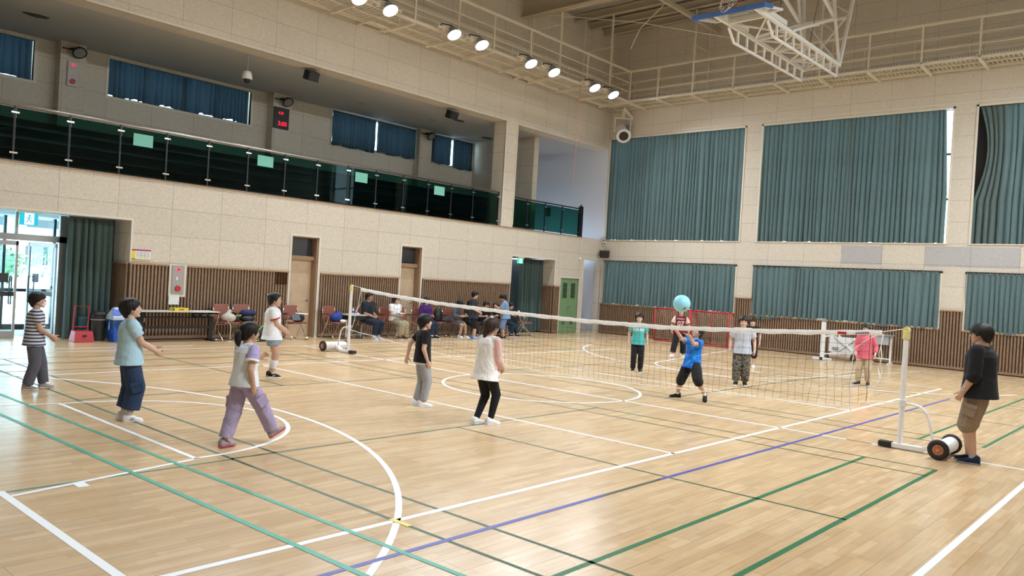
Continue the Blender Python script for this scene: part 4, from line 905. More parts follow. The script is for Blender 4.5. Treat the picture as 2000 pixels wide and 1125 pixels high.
# ball
bt = thing('play_ball', 'large light blue rubber ball in the air above the net', 'ball', (.75, -2.35, 1.68))
MB().ell((0, 0, 0), (.147, .147, .147), n=40, m=24).build('ball_body', mat('ball_blue', (.27, .63, .76), .45), bt, smooth=True)
q = MB(); 
dirv = (CAM_LOC - V(.75, -2.35, 1.68)).normalized(); sd = dirv.cross(V(0, 0, 1)).normalized(); u_ = sd.cross(dirv)
for k, (a, e) in enumerate(((-.52, -.62), (-.42, -.64), (-.32, -.66))):
    sg = -1
    c = (dirv + sd * (a * 1.0) * sg * -1 + u_ * e).normalized(); X_ = c.cross(V(0, 0, 1)).normalized(); Z_ = X_.cross(c)
    for (p, s_) in (((-.009, -.018), (-.009, .018)), ((-.009, .018), (.008, .0)), ((.008, 0), (.010, -.018))): q.tube([c * .1485 + X_ * p[0] + Z_ * p[1], c * .1485 + X_ * s_[0] + Z_ * s_[1]], .0035, 5)
q.build('ball_print', M['sign_pink'], bt)
# ================================================================ GOALS, SPARE POST, BOARD, DESK
def goal(y0, y1, label):
    t = thing('hockey_goal', label, 'goal', (XW - .95, (y0 + y1) / 2, 0), 0, 'red goals by the far wall'); h = (y1 - y0) / 2; R_ = M['red']; H = 1.20
    b = MB(); b.tube([(0, -h, 0), (0, -h, H)], .030, 10); b.tube([(0, h, 0), (0, h, H)], .030, 10); b.tube([(0, -h - .02, H), (0, h + .02, H)], .030, 10); b.build('goal_frame', R_, t, smooth=True)
    b = MB(); 
    for y in (-h, h): b.tube([(0, y, .03), (.72, y, .03), (.66, y, .25), (.36, y, H - .1), (.30, y, H), (0, y, H)], .018, 8)
    b.tube([(.72, -h, .03), (.72, h, .03)], .018, 8); b.tube([(0, -h, .02), (0, h, .02)], .02, 8); b.tube([(0, 0.0 - h * .1, H), (0, -h * .1, .02)], .018, 8); b.build('rear_frame', R_, t, smooth=True)
    b = MB(); n = 26; m_ = 18; pts = [(.70, .05), (.64, .25), (.50, .6), (.36, 1.0), (.28, H - .03), (.0, H - .03)]
    for i in range(n + 1): y = -h + 2 * h * i / n; b.tube([(p[0] - .02 * math.sin(i), y, p[1]) for p in pts], .005, 4, False)
    for j in range(m_):
        z_ = .05 + j * .064; x_ = float(np.interp(z_, [p[1] for p in pts[:-1]], [p[0] for p in pts[:-1]])); b.tube([(x_, -h, z_), (x_, 0, z_ - .012), (x_, h, z_)], .005, 4, False)
        for s in (-1, 1): b.tube([(.0, s * h, z_), (x_, s * h, z_)], .005, 4, False)
    b.build('goal_net', M['goalnet'], t, fix=False)
goal(5.02, 6.46, 'red framed goal behind the ball and the child in maroon'); goal(3.52, 4.97, 'red framed goal just left of the boy in camouflage trousers')
t = thing('spare_post', 'white wheeled spare post parked by the far wall', 'post', (13.75, -.02, 0), -.25); wm = M['white_m']
b = MB(); b.box(-.05, .05, -.05, .05, .05, 1.18); b.build('post_column', wm, t, bevel=.005); b = MB(); b.box(-.045, .045, -.045, .045, 1.18, 1.30); b.build('post_head', M['greyp'], t)
b = MB(); b.cbox((0, 0, .045), (.10, .62, .07)); b.build('foot_bar', wm, t); b = MB(); b.cbox((0, .0, .05), (.11, .10, .08)); b.build('foot_block', M['rubber'], t)
b = MB(); b.bar((.0, -.04, .74), (.45, -.22, .82), .045); b.bar((.45, -.22, .82), (.75, -.55, .30), .045); b.bar((.75, -.6, .3), (.05, -.05, .2), .04); b.build('tilt_frame', wm, t)
b = MB(); b.cyl((.62, -.62, .13), (.62, .12, .13), .10, 20); b.build('counter_weight', mat('weight_beige', (.45, .36, .28), .5, nz=.2), t)
for y in (-.66, .16):
    b = MB(); b.torus((.62, y, .13), .085, .04, 'y', 24, 8); wh = b.build('wheel', M['rubber'], t, smooth=True)
    b = MB(); b.cyl((.62, y - .03, .13), (.62, y + .03, .13), .06, 16); b.build('wheel_hub', M['orange'], wh)
t = thing('white_board', 'white board box leaning behind the spare post', 'board', (14.85, -.18, 0)); b = MB(); b.box(0, .05, -.62, .36, .08, .72); b.build('board_panel', wm, t); b = MB(); b.bar((-.0, -.58, .1), (-.02, .2, .68), .02); b.bar((-.0, .2, .1), (-.02, -.5, .68), .02); b.build('board_brace', M['greyp'], t); b = MB(); b.box(-.03, 0, .05, .24, .30, .38); b.build('board_label', M['greyp'], t)
b = MB()
for y in (-.58, .32): b.box(-.1, .15, y - .03, y + .03, 0, .08)
b.build('board_foot', wm, t)
t = thing('school_desk', 'small grey school desk with white legs behind the child in pink', 'desk', (14.85, -1.42, 0), 0)
b = MB(); b.box(-.22, .22, -.34, .34, .88, .905); b.build('desk_top', M['greyp'], t); b = MB(); b.box(-.18, -.16, -.26, .26, .60, .88); b.build('desk_panel', mat('desk_grey', (.38, .42, .45), .5), t)
for y in (-.28, .28):
    b = MB(); b.bar((0, y, .03), (0, y, .88), .05, .04); b.bar((-.22, y, .02), (.22, y, .02), .05); b.build('leg', wm, t)
b = MB(); b.bar((.0, -.28, .16), (0, .28, .16), .035); b.build('stretcher', wm, t)
# ================================================================ CHAIRS
def chair0():
    t = thing('folding_chair', 'x', 'chair', (0, 0, 0), 0, 'brown folding chairs along the side wall')
    v = M['brownvinyl']; c = M['chrome']        # chair faces +x (local)
    b = MB(); R = Matrix.Rotation(-.06, 3, 'Y'); b.cbox((.02, 0, .445), (.42, .43, .05), R); b.build('seat', v, t, bevel=.02)
    b = MB(); R = Matrix.Rotation(-.16, 3, 'Y'); b.cbox((-.255, 0, .70), (.035, .42, .40), R); b.build('backrest', v, t, bevel=.015)
    for s in (-1, 1):
        b = MB(); y = s * .235
        b.tube([(-.29, y * .92, .88), (-.235, y, .60), (-.16, y, .44), (.06, y, .20), (.22, y, .03), (.24, y, .014)], .011, 8); b.build('front_leg', c, t, smooth=True)
        b = MB(); b.tube([(-.24, y * 1.06, .64), (-.08, y * 1.08, .67), (.02, y * 1.08, .62), (-.02, y * 1.04, .52), (-.14, y, .28), (-.27, y, .03), (-.28, y, .014)], .011, 8); b.build('rear_leg', c, t, smooth=True)
        b = MB(); b.box(-.22, .0, y * 1.08 - .018, y * 1.08 + .018, .675, .692); b.build('armrest', M['black'], t)
    b = MB(); b.tube([(.24, -.235, .013), (.24, .235, .013)], .011, 8); b.tube([(-.28, -.235, .013), (-.28, .235, .013)], .011, 8); b.tube([(-.12, -.23, .40), (-.12, .23, .40)], .009, 8); b.build('cross_tube', c, t, smooth=True)
    return t
c0 = chair0(); H_ = -PI / 2
chairs = [(-1.22, 9.15, H_ + .1, 'brown folding chair by the table end with a beige cloth bag on it'), (-.68, 9.2, H_, 'brown folding chair holding the dark blue jacket'),
          (.78, 9.2, H_ + .05, 'brown folding chair just right of the girl in the ringer shirt, before the first door'),
          (2.0, 9.15, H_ + .15, 'brown folding chair with the blue bag, right of the first door'), (3.10, 9.2, H_ + .1, 'brown folding chair under the seated man in the dark shirt'),
          (3.98, 9.15, H_ + .1, 'brown folding chair under the seated woman in the white top'), (4.60, 9.25, H_ - .05, 'empty brown folding chair right of the woman in the white top'),
          (5.25, 9.15, H_, 'brown folding chair under the seated woman in purple'), (5.92, 9.2, H_, 'brown folding chair carrying the black backpack'), (6.55, 9.15, H_, 'brown folding chair under the child in the grey hoodie'),
          (7.15, 9.2, H_, 'brown folding chair under the child in black with a printed chest'), (7.78, 9.15, H_ + .05, 'brown folding chair under the boy whose bare knees show behind the standing child'), (8.38, 9.25, H_, 'brown folding chair under the black haired child near the slatted wall end'),
          (8.98, 9.15, H_, 'brown folding chair under the girl looking down beside the child in blue'), (9.95, 9.0, H_ + .9, 'empty brown folding chair standing in front of the side exit curtain')]
for i, (x, y, rz, lb_) in enumerate(chairs):
    o = c0 if i == 0 else dup(c0)
    o.location = (x, y, 0); o.rotation_euler = (0, 0, rz); o['label'] = lb_
# ================================================================ TABLES
t = thing('folding_table', 'long folding table with pale top against the slatted wall below the alarm panel', 'table', (-2.42, 9.28, 0))
b = MB(); b.box(-.95, .95, -.225, .225, .70, .725); b.build('table_top', M['table'], t, bevel=.004)
b = MB(); b.box(-.85, .85, -.18, .20, .56, .575); b.build('shelf', M['black_m'], t)
for s in (-1, 1):
    b = MB(); b.bar((s * .84, 0, .03), (s * .84, 0, .70), .05, .10); b.bar((s * .84, -.22, .02), (s * .84, .22, .02), .06, .035); b.build('leg', M['black_m'], t)
b = MB(); b.box(-.84, .84, -.02, .02, .30, .36); b.build('stretcher', M['black_m'], t)
t = thing('storage_tray', 'yellow plastic tray on the long table', 'tray', (-2.38, 9.28, .725)); b = MB(); b.box(-.18, .18, -.11, .11, 0, .01)
for (a, c_, d, e) in ((-.19, -.175, -.12, .12), (.175, .19, -.12, .12), (-.19, .19, -.12, -.105), (-.19, .19, .105, .12)): b.box(a, c_, d, e, 0, .07)
b.build('tray_body', M['yellow'], t); b = MB(); b.box(-.06, .06, -.124, -.12, .02, .05); b.build('tray_label', M['orange'], t)
for k, (x, y, rz) in enumerate(((-1.98, 9.24, .1), (-1.70, 9.30, -.15))):
    tag(MB().cbox((x, y, .728 + k * .001), (.26, .19, .005), Matrix.Rotation(rz, 3, 'Z')).build('paper_sheet', M['paper']), ('left' if k == 0 else 'right') + ' loose white sheet on the right end of the long table', 'paper')
b = MB(); r = random.Random(3)
for k, (x, c_) in enumerate(((-2.0, (.05, .05, .06)), (-1.80, (.12, .12, .13)), (-1.60, (.2, .18, .18)))):
    b = MB(); b.ell((x, 9.24, .575 + .05), (.09, .10, .05)); tag(b.build('small_bag', mat('bag_%d' % k, c_, .8), None, smooth=True), ('left dark', 'middle dark', 'right grey')[k] + ' pouch on the shelf under the long table', 'pouch')
t = thing('side_desk', 'small dark side desk between the blue bag and the seated man', 'desk', (2.62, 9.12, 0))
b = MB(); b.box(-.33, .33, -.22, .22, .66, .69); b.build('desk_top', M['table'], t, bevel=.004); b = MB(); b.box(-.30, .30, -.18, .2, .54, .66); b.build('desk_body', M['black_m'], t)
for s in (-1, 1):
    b = MB(); b.bar((s * .26, 0, .02), (s * .26, 0, .56), .045); b.bar((s * .26, -.2, .02), (s * .26, .2, .02), .05, .03); b.build('leg', M['steel'], t)
b = MB(); b.bar((-.26, 0, .10), (.26, 0, .10), .03); b.build('stretcher', M['steel'], t)
t = thing('water_bottle', 'small clear water bottle with blue label on the side desk', 'bottle', (2.52, 9.05, .69)); b = MB(); b.loft([(V(0, 0, z_), r_, r_, V(1, 0, 0), V(0, 1, 0)) for z_, r_ in ((0, .03), (.02, .032), (.12, .032), (.155, .014), (.17, .013))], 16); b.build('bottle_body', mat('bottle_clear', (.65, .70, .74), .1), t, smooth=True)
b = MB(); b.cyl((0, 0, .05), (0, 0, .10), .0335, 16); b.build('bottle_label', M['bluep'], t); b = MB(); b.cyl((0, 0, .17), (0, 0, .19), .015, 12); b.build('bottle_cap', M['white_m'], t)
tag(MB().ell((2.70, 9.06, .71), (.07, .05, .02)).build('tissue', M['paper'], None, smooth=True), 'crumpled white tissue on the side desk', 'tissue')
# ================================================================ BAGS (soft shapes, voxel blended)
def remeshed(b, name, mt, parent, vox=.008, sm=6, disp=None):
    me = b.mesh(name + '_src'); o = bpy.data.objects.new(name, me); COL.objects.link(o)
    m = o.modifiers.new('r', 'REMESH'); m.mode = 'VOXEL'; m.voxel_size = vox; m.use_smooth_shade = True
    if sm: s_ = o.modifiers.new('s', 'SMOOTH'); s_.factor = .5; s_.iterations = sm
    bpy.context.view_layer.update(); dg = bpy.context.evaluated_depsgraph_get()
    ev = o.evaluated_get(dg); nm = bpy.data.meshes.new_from_object(ev, preserve_all_data_layers=False, depsgraph=dg)
    o.modifiers.clear(); o.data = nm; bpy.data.meshes.remove(me); nm.name = name
    nm.polygons.foreach_set('use_smooth', [True] * len(nm.polygons)); nm.materials.clear()
    for q_ in (mt if isinstance(mt, (list, tuple)) else [mt]): nm.materials.append(q_)
    if disp:
        n_ = len(nm.vertices); co = np.empty(n_ * 3, 'f'); nm.vertices.foreach_get('co', co); co = co.reshape(-1, 3); no = np.empty(n_ * 3, 'f')
        nm.vertex_normals.foreach_get('vector', no); no = no.reshape(-1, 3)
        co += no * disp(co)[:, None]; nm.vertices.foreach_set('co', co.ravel()); nm.update()
    o.parent = parent; return o
def wrinkle(amp, f=22, seed=0):
    rs = np.random.RandomState(seed); D = rs.randn(7, 3); D /= np.linalg.norm(D, axis=1)[:, None]; ph = rs.rand(7) * 6.28; fr = f * (.5 + rs.rand(7) * 1.3)
    def g(co):
        s = 0
        for d, p_, q_ in zip(D, ph, fr):
            w1 = np.sin(co @ d * q_ + p_ + 1.5 * np.sin(co @ np.roll(d, 1) * q_ * .5)); s = s + (1 - np.abs(w1)) ** 2 * np.sin(co @ np.roll(d, 2) * 7 + p_)
        return amp * s * .45
    return g
def bag(name, label, cat, loc, parts, rz=0):
    t = thing(name, label, cat, loc, rz)
    for (nm, b, mt, a) in parts: remeshed(b, nm, mt, t, .009, 5, wrinkle(a, 30, len(nm)))
    return t
seat_z = .475
b1 = MB().ell((0, 0, .10), (.18, .17, .12)).rcone((-.02, -.05, .12), .07, (-.05, .05, .26), .05); b2 = MB().tube([(.12, -.1, .05), (.24, -.08, -.05), (.25, -.06, -.22)], .012, 6)
bag('cloth_bag', 'beige canvas bag slumped on the chair at the table end', 'bag', (-1.22, 9.08, seat_z), [('bag_body', b1, mat('canvas', (.52, .48, .41), .9), .008), ('bag_strap', b2, mat('canvas_strap', (.62, .58, .5), .9), .001)], H_)
b1 = MB().ell((-.02, 0, .08), (.17, .20, .10)); b2 = MB().ell((-.04, 0, .22), (.14, .21, .08)).rcone((0, -.12, .25), .06, (.02, .14, .22), .07)
bag('folded_jacket', 'dark blue jacket heaped over a black bag on a brown chair', 'jacket', (-.68, 9.13, seat_z), [('bag_body', b1, M['black'], .006), ('jacket_cloth', b2, mat('jacket_navy', (.02, .025, .11), .8), .014)], H_)
t = thing('sling_bag', 'small black pouch with neon green trim between two brown chairs', 'bag', (-.97, 9.15, .46)); remeshed(MB().ell((0, 0, .09), (.10, .08, .10)), 'pouch_body', M['black'], t)
neon = mat('neon_green', (.42, .75, .10), .6)
b = MB(); b.tube([(-.08, -.06, .12), (-.03, -.09, .2), (.03, -.09, .16), (.09, -.06, .19)], .012, 6); b.build('pouch_trim', neon, t); b = MB(); b.box(-.2, .2, -.08, .1, -.012, .0); b.bar((-.15, 0, -.45), (-.15, 0, 0), .02); b.bar((.15, 0, -.45), (.15, 0, 0), .02); b.build('pouch_stand', M['chrome'], t)
t = thing('backpack', 'black backpack with neon green straps standing on the floor', 'backpack', (-.45, 8.85, 0)); remeshed(MB().ell((0, 0, .17), (.17, .12, .21)).cbox((0, 0, .10), (.30, .18, .20)), 'backpack_body', M['black'], t, .01, 6, wrinkle(.005))
b = MB(); b.tube([(-.13, -.13, .30), (-.05, -.13, .40), (.03, -.12, .40)], .011, 6); b.tube([(-.20, -.12, .02), (-.17, -.13, .14), (-.12, -.13, .05), (-.22, -.13, .02)], .012, 6); b.tube([(.16, -.12, .02), (.13, -.13, .16), (.2, -.12, .10), (.24, -.12, .02)], .012, 6); b.build('backpack_trim', neon, t)
b1 = MB().ell((0, 0, .09), (.15, .19, .10)).rcone((0, .15, .12), .05, (-.02, .02, .22), .03); b2 = MB().tube([(0, -.06, .17), (-.01, .02, .27), (0, .12, .26), (0, .17, .15)], .010, 6)
bag('shoulder_bag', 'black shoulder bag on the chair before the first door', 'bag', (.80, 9.14, seat_z), [('bag_body', b1, M['black'], .006), ('bag_strap', b2, M['black'], .001)], H_)
tag(MB().cbox((.80, 8.98, .70), (.34, .10, .03), Matrix.Rotation(.06, 3, 'Y')).build('paper_roll', M['paper'], bevel=.01), 'white folded paper lying on the black shoulder bag', 'paper')
tag(MB().cbox((.58, 8.90, .60), (.24, .03, .16), Matrix.Rotation(-.4, 3, 'X')).build('grey_pouch', mat('case_grey', (.10, .12, .15), .5), bevel=.01), 'dark grey case propped on the chair before the first door', 'case')
b1 = MB().ell((0, 0, .12), (.15, .19, .14)).ell((-.03, .1, .2), (.1, .1, .1)); b2 = MB().tube([(0, -.12, .2), (0, -.02, .30), (0, .1, .26)], .012, 6)
bag('tote_bag', 'bright blue fabric bag on the chair right of the first door', 'bag', (1.98, 9.08, seat_z), [('bag_body', b1, mat('bag_blue', (.015, .04, .26), .7), .009), ('bag_handle', b2, M['black'], .001)], H_ + .15)
tag(remeshed(MB().ell((2.12, 8.95, .51), (.10, .07, .045)), 'white_cloth', M['paper'], None, .008, 4, wrinkle(.006)), 'small white cloth tucked beside the bright blue bag', 'cloth')
b1 = MB().ell((-.03, 0, .20), (.13, .17, .26)); b2 = MB().ell((.12, .22, .06), (.10, .2, .07))
bag('backpack', 'black backpack leaning on the chair right of the woman in purple', 'backpack', (5.92, 9.15, seat_z), [('backpack_body', b1, M['black'], .006), ('side_bag', b2, mat('dark_blue_bag', (.02, .03, .06), .8), .006)], H_)
# ================================================================ BINS, DOLLY
t = thing('recycling_bin', 'blue recycling bin with white lid and clear liner beside the entrance curtain', 'bin', (-3.72, 9.40, 0))
def taper(b, w0, d0, w1, d1, z0, z1, c=(0, 0)):
    P = [(c[0] + sx * w_ / 2, c[1] + sy * d / 2, z) for (w_, d, z) in ((w0, d0, z0), (w1, d1, z1)) for (sx, sy) in ((-1, -1), (1, -1), (1, 1), (-1, 1))]
    return b.add(P, [(3, 2, 1, 0), (4, 5, 6, 7), (0, 1, 5, 4), (1, 2, 6, 5), (2, 3, 7, 6), (3, 0, 4, 7)])
taper(MB(), .30, .36, .37, .42, 0, .50).build('bin_body', M['bluep'], t, bevel=.012)
b = taper(MB(), .40, .45, .39, .44, .50, .56); taper(b, .39, .44, .22, .10, .56, .78, (0, 0)); b.build('bin_lid', M['skyp'], t, bevel=.01)
b = MB(); b.cbox((-.10, -.14, .67), (.16, .16, .012), Matrix.Rotation(.85, 3, 'X')); b.build('lid_flap', M['bluep'], t)
lin = MB(); P = []; r = random.Random(2)
for k in range(33):
    a = 2 * PI * k / 32; sx = math.cos(a); sy = math.sin(a); q_ = max(abs(sx), abs(sy)); 
    P.append((sx / q_ * .205, sy / q_ * .225, .51)); P.append((sx / q_ * (.215 + r.random() * .02), sy / q_ * (.235 + r.random() * .02), .38 - r.random() * .12))
lin.add(P, [(2 * k, 2 * k + 1, 2 * k + 3, 2 * k + 2) for k in range(32)]); lin.build('bin_liner', glass('liner', (.62, .74, .66), rough=.2), t, fix=False)
t = thing('pedal_bin', 'dark grey round bin between the red box and the blue bin', 'bin', (-4.02, 9.72, 0)); b = MB(); b.loft([(V(0, 0, z_), r_, r_, V(1, 0, 0), V(0, 1, 0)) for z_, r_ in ((0, .135), (.02, .14), (.55, .165))], 24); b.build('bin_body', M['greyp'], t, smooth=False)
for q_ in t.children: q_.data.materials[0] = mat('bin_dark', (.035, .037, .04), .5)
b = MB(); b.loft([(V(0, 0, z_), r_, r_, V(1, 0, 0), V(0, 1, 0)) for z_, r_ in ((.55, .175), (.60, .178), (.66, .14), (.68, .05))], 24); b.build('bin_lid', M['black'], t, smooth=False)
b = MB(); b.torus((0, 0, .48), .165, .012, 'z', 24, 6); b.build('bin_liner', mat('liner_grey', (.35, .35, .33), .4), t)
t = thing('ball_rack', 'red steel box with an upright red handle frame by the entrance curtain', 'cart', (-4.42, 9.55, 0), 0)
b = MB(); P = [(-.20, -.17), (.20, -.17), (.20, .14), (-.20, .14)]; taper(b, .42, .36, .36, .26, 0, .24); b.build('box_body', M['red'], t, bevel=.008)
b = MB(); b.tube([(-.15, .12, .22), (-.10, .20, .78), (.20, .20, .76), (.16, .12, .22)], .014, 8); b.bar((-.14, .13, .32), (.16, .13, .32), .02); b.build('handle_frame', M['red'], t); b = MB(); b.box(-.04, .04, -.185, -.172, .12, .16); b.build('box_grip', M['black'], t)
t = thing('storage_crate', 'dark teal plastic crates stacked behind the red handle frame', 'crate', (-4.22, 9.93, 0)); b = MB(); b.box(-.16, .16, -.1, .1, 0, .26); b.build('crate_body', M['dkteal'], t, bevel=.01); b = MB(); b.box(-.15, .15, -.09, .09, .27, .52); b.build('crate_upper', M['dkteal'], t, bevel=.01)
# ================================================================ PEOPLE
def skin(name, c): 
    m = mat(name, c, .5, spec=.35); m.node_tree.nodes['Principled BSDF'].inputs['Subsurface Weight'].default_value = .0; return m
SK = [skin('skin_light', (.62, .40, .30)), skin('skin_mid', (.55, .34, .25)), skin('skin_tan', (.46, .27, .19))]
LIP = mat('lips', (.48, .18, .16), .5); HAIR = mat('black_hair', (.010, .008, .008), .52, spec=.3, nz=.5, nscale=60, bump=.6); HAIRB = mat('brown_hair', (.032, .018, .014), .52, spec=.3, nz=.4, nscale=60, bump=.6)
EYEW = mat('eye_white', (.65, .62, .60), .3); EYEB = mat('eye_dark', (.012, .008, .006), .2)
def cloth(n, c, nz=.05): return fabric(n, c, 0, nz)
def stripes(name, c1, c2, per):
    m = cloth(name, c1); n = m.node_tree; b = n.nodes['Principled BSDF']; tc = n.nodes.new('ShaderNodeTexCoord'); s = n.nodes.new('ShaderNodeSeparateXYZ'); n.links.new(tc.outputs['Object'], s.inputs[0])
    a = n.nodes.new('ShaderNodeMath'); a.operation = 'DIVIDE'; a.inputs[1].default_value = per; n.links.new(s.outputs[2], a.inputs[0])
    f = n.nodes.new('ShaderNodeMath'); f.operation = 'FRACT'; n.links.new(a.outputs[0], f.inputs[0]); g = n.nodes.new('ShaderNodeMath'); g.operation = 'GREATER_THAN'; g.inputs[1].default_value = .52; n.links.new(f.outputs[0], g.inputs[0])
    mx = n.nodes.new('ShaderNodeMix'); mx.data_type = 'RGBA'; mx.inputs[6].default_value = (*c1, 1); mx.inputs[7].default_value = (*c2, 1); n.links.new(g.outputs[0], mx.inputs[0])
    n.links.new(mx.outputs[2], b.inputs['Base Color']); return m
def blotch(name, cols, scale, th=(.42, .52, .6), coord='Object'):
    m = cloth(name, cols[0]); n = m.node_tree; b = n.nodes['Principled BSDF']; tc = n.nodes.new('ShaderNodeTexCoord'); t = n.nodes.new('ShaderNodeTexNoise'); t.inputs['Scale'].default_value = scale; t.inputs['Detail'].default_value = 2
    mp = n.nodes.new('ShaderNodeMapping'); mp.inputs['Scale'].default_value = (1, 1, 1.8); n.links.new(tc.outputs[coord], mp.inputs[0]); n.links.new(mp.outputs[0], t.inputs['Vector'])
    r = n.nodes.new('ShaderNodeValToRGB'); r.color_ramp.interpolation = 'CONSTANT'; e = r.color_ramp.elements; e[0].color = (*cols[0], 1); e[1].position = th[0]; e[1].color = (*cols[1], 1)
    for q, c in zip(th[1:], cols[2:]): x = e.new(q); x.color = (*c, 1)
    n.links.new(t.outputs[0], r.inputs[0]); n.links.new(r.outputs[0], b.inputs['Base Color']); return m
def rot(v, ax, a): return Matrix.Rotation(a, 3, ax) @ Vector(v)
def ik(a, b, l1, l2, pole):
    d = b - a; L = d.length
    if L > (l1 + l2) * .998: b = a + d * ((l1 + l2) * .998 / L); d = b - a; L = d.length
    x = (l1 * l1 - l2 * l2 + L * L) / (2 * L); h = math.sqrt(max(l1 * l1 - x * x, 1e-8)); dn = d / L
    p = Vector(pole) - dn * Vector(pole).dot(dn); p.normalize(); return a + dn * x + p * h, b
def person(label, loc, head_dir, H, spec, group=None):
    """local frame: x forward, y left, z up, feet on z=0"""
    g = spec.get; root = thing('person', label, 'person', (loc[0], loc[1], g('z0', 0)), head_dir, group)
    vox = g('vox', .006); W_ = g('w', 1.0); lean = g('lean', 0); adult = g('adult', False); sk = SK[g('skin', 1)]
    hh = H * (g('hh', .142 if adult else .165)); Ph = g('ph', .515) * H; P = V(g('px', 0) * H, g('py', 0) * H, Ph)
    Rt = Matrix.Rotation(g('twist', 0), 3, 'Z') @ Matrix.Rotation(lean, 3, 'Y') @ Matrix.Rotation(g('side', 0), 3, 'X')
    T, X, Y = Rt @ V(0, 0, 1), Rt @ V(1, 0, 0), Rt @ V(0, 1, 0)
    tl = (.300 if adult else .292) * H      # pelvis to neck base
    sw = (.112 if adult else .103) * H * (1 + (W_ - 1) * .5)
    N = P + T * tl
    def tr(t, a, b, pw=1.0, ox=0): return (P + T * t * H + X * ox * H, a * H * W_, b * H * W_, X, Y, pw)
    # ---- body
    b = MB(); 
    b.loft([tr(-.045, .035, .05), tr(-.02, .062, .088), tr(.03, .068, .093), tr(.10, .060, .080), tr(.17, .066, .090), tr(.225, .066, .098), tr(.262, .050, .098), tr(.285, .036, .065), tr(.30, .03, .04)], 22)
    Rh = Matrix.Rotation(g('hyaw', 0), 3, 'Z') @ Matrix.Rotation(-g('hpitch', 0), 3, 'Y') @ Matrix.Rotation(g('hroll', 0), 3, 'X')
    fwd = Rh @ V(1, 0, 0); hu = Rh @ V(0, 0, 1); hl = Rh @ V(0, 1, 0)
    C = N + T * .010 * H + hu * hh * .50 + fwd * hh * .10
    nb = C - hu * hh * .30 - fwd * hh * .10
    nr = (.036 if adult else .033) * H * (1 + (W_ - 1) * .6)
    b.rcone(N - T * .03 * H, nr * 1.15, nb, nr)
    def Hd(x, y, z): return C + (fwd * x + hl * y + hu * z) * hh
    def he(c, r): b.ell(Hd(*c), tuple(q * hh for q in r), Rh, 20, 14)
    fw = 1 + (W_ - 1) * .35
    he((-.03, 0, .11), (.43, .36 , .37)); he((.08, 0, -.12), (.29, .29 * fw, .30)); he((.12, 0, -.26), (.23, .21 * fw, .20)); b.ell(Hd(.27, 0, -.42), (.08 * hh,) * 3)
    for s in (-1, 1):
        b.ell(Hd(.22, s * .15 * fw, -.14), (.13 * hh, .12 * hh, .13 * hh)); b.ell(Hd(-.02, s * .355, -.06), (.075 * hh, .03 * hh, .115 * hh), Rh)
    b.rcone(Hd(.36, 0, .02), .035 * hh, Hd(.43, 0, -.12), .055 * hh); b.ell(Hd(.40, 0, -.14), (.05 * hh, .085 * hh, .04 * hh), Rh)
    b.ell(Hd(.355, 0, -.265), (.045 * hh, .10 * hh, .045 * hh), Rh)
    # ---- arms
    ua, fa = .162 * H, .140 * H; arms = []
    for s, key in ((1, 'L'), (-1, 'R')):
        S = P + T * (.262 if not adult else .270) * H + Y * s * sw
        a = g('arm' + key, (.02, .13, -.30)); pole = g('pole' + key, (-.6, .3 * s, -.2))
        Wt = S + V(a[0], a[1] * s if g('mir', True) else a[1], a[2]) * H
        E, Wt = ik(S, Wt, ua, fa, pole); arms.append((s, S, E, Wt))
        ar = .030 * H * W_; b.rcone(S, ar * 1.12, E, ar * .82); b.rcone(E, ar * .84, Wt, ar * .56)
        b.rcone(S + T * -.0 * H - Y * s * .04 * H, ar * 1.1, S, ar * 1.12)
        # hand
        hd = g('hd' + key); d = (Wt - E).normalized() if hd is None else Vector(hd).normalized()
        pn = Vector(g('pn' + key, (0, -s, 0))); pn = (pn - d * pn.dot(d)).normalized(); sd = d.cross(pn).normalized()      # pn: palm faces this way
        u = H * (.93 if adult else 1.0); curl = g('curl' + key, g('curl', .45))
        Rp = Matrix((d, sd, pn)).transposed()
        b.ell(Wt + d * .028 * u, (.034 * u, .024 * u, .0125 * u), Rp)
        b.rcone(Wt - d * .01 * u, .0165 * u, Wt + d * .015 * u, .0165 * u)
        thumbside = sd if sd.dot(V(*g('th' + key, (1, 0, .3)))) > 0 else -sd
        for k in range(4):
            o_ = (1.5 - k) * .0115 * u; L = (.042, .046, .043, .034)[k] * u; r_ = .0052 * u
            a_ = Wt + d * .052 * u + thumbside * o_; q = a_; ang = 0
            dd = (d + thumbside * (1.5 - k) * .07).normalized()
            for j, f in enumerate((.45, .32, .23)):
                ang += curl * (.6, 1.0, .8)[j]; e_ = q + (dd * math.cos(ang) + pn * math.sin(ang)) * L * f; b.rcone(q, r_ * (1 - .1 * j), e_, r_ * (.9 - .1 * j), 8); q = e_
        a_ = Wt + d * .012 * u + thumbside * .016 * u; td = (d * .75 + thumbside * .55 + pn * .35).normalized(); q = a_ + td * .028 * u; b.rcone(a_, .0085 * u, q, .0068 * u, 8); b.rcone(q, .0066 * u, q + (td * .8 + d * .4 + pn * .2).normalized() * .024 * u, .0055 * u, 8)
    # ---- legs
    legs = []; th, sh = .245 * H, .232 * H
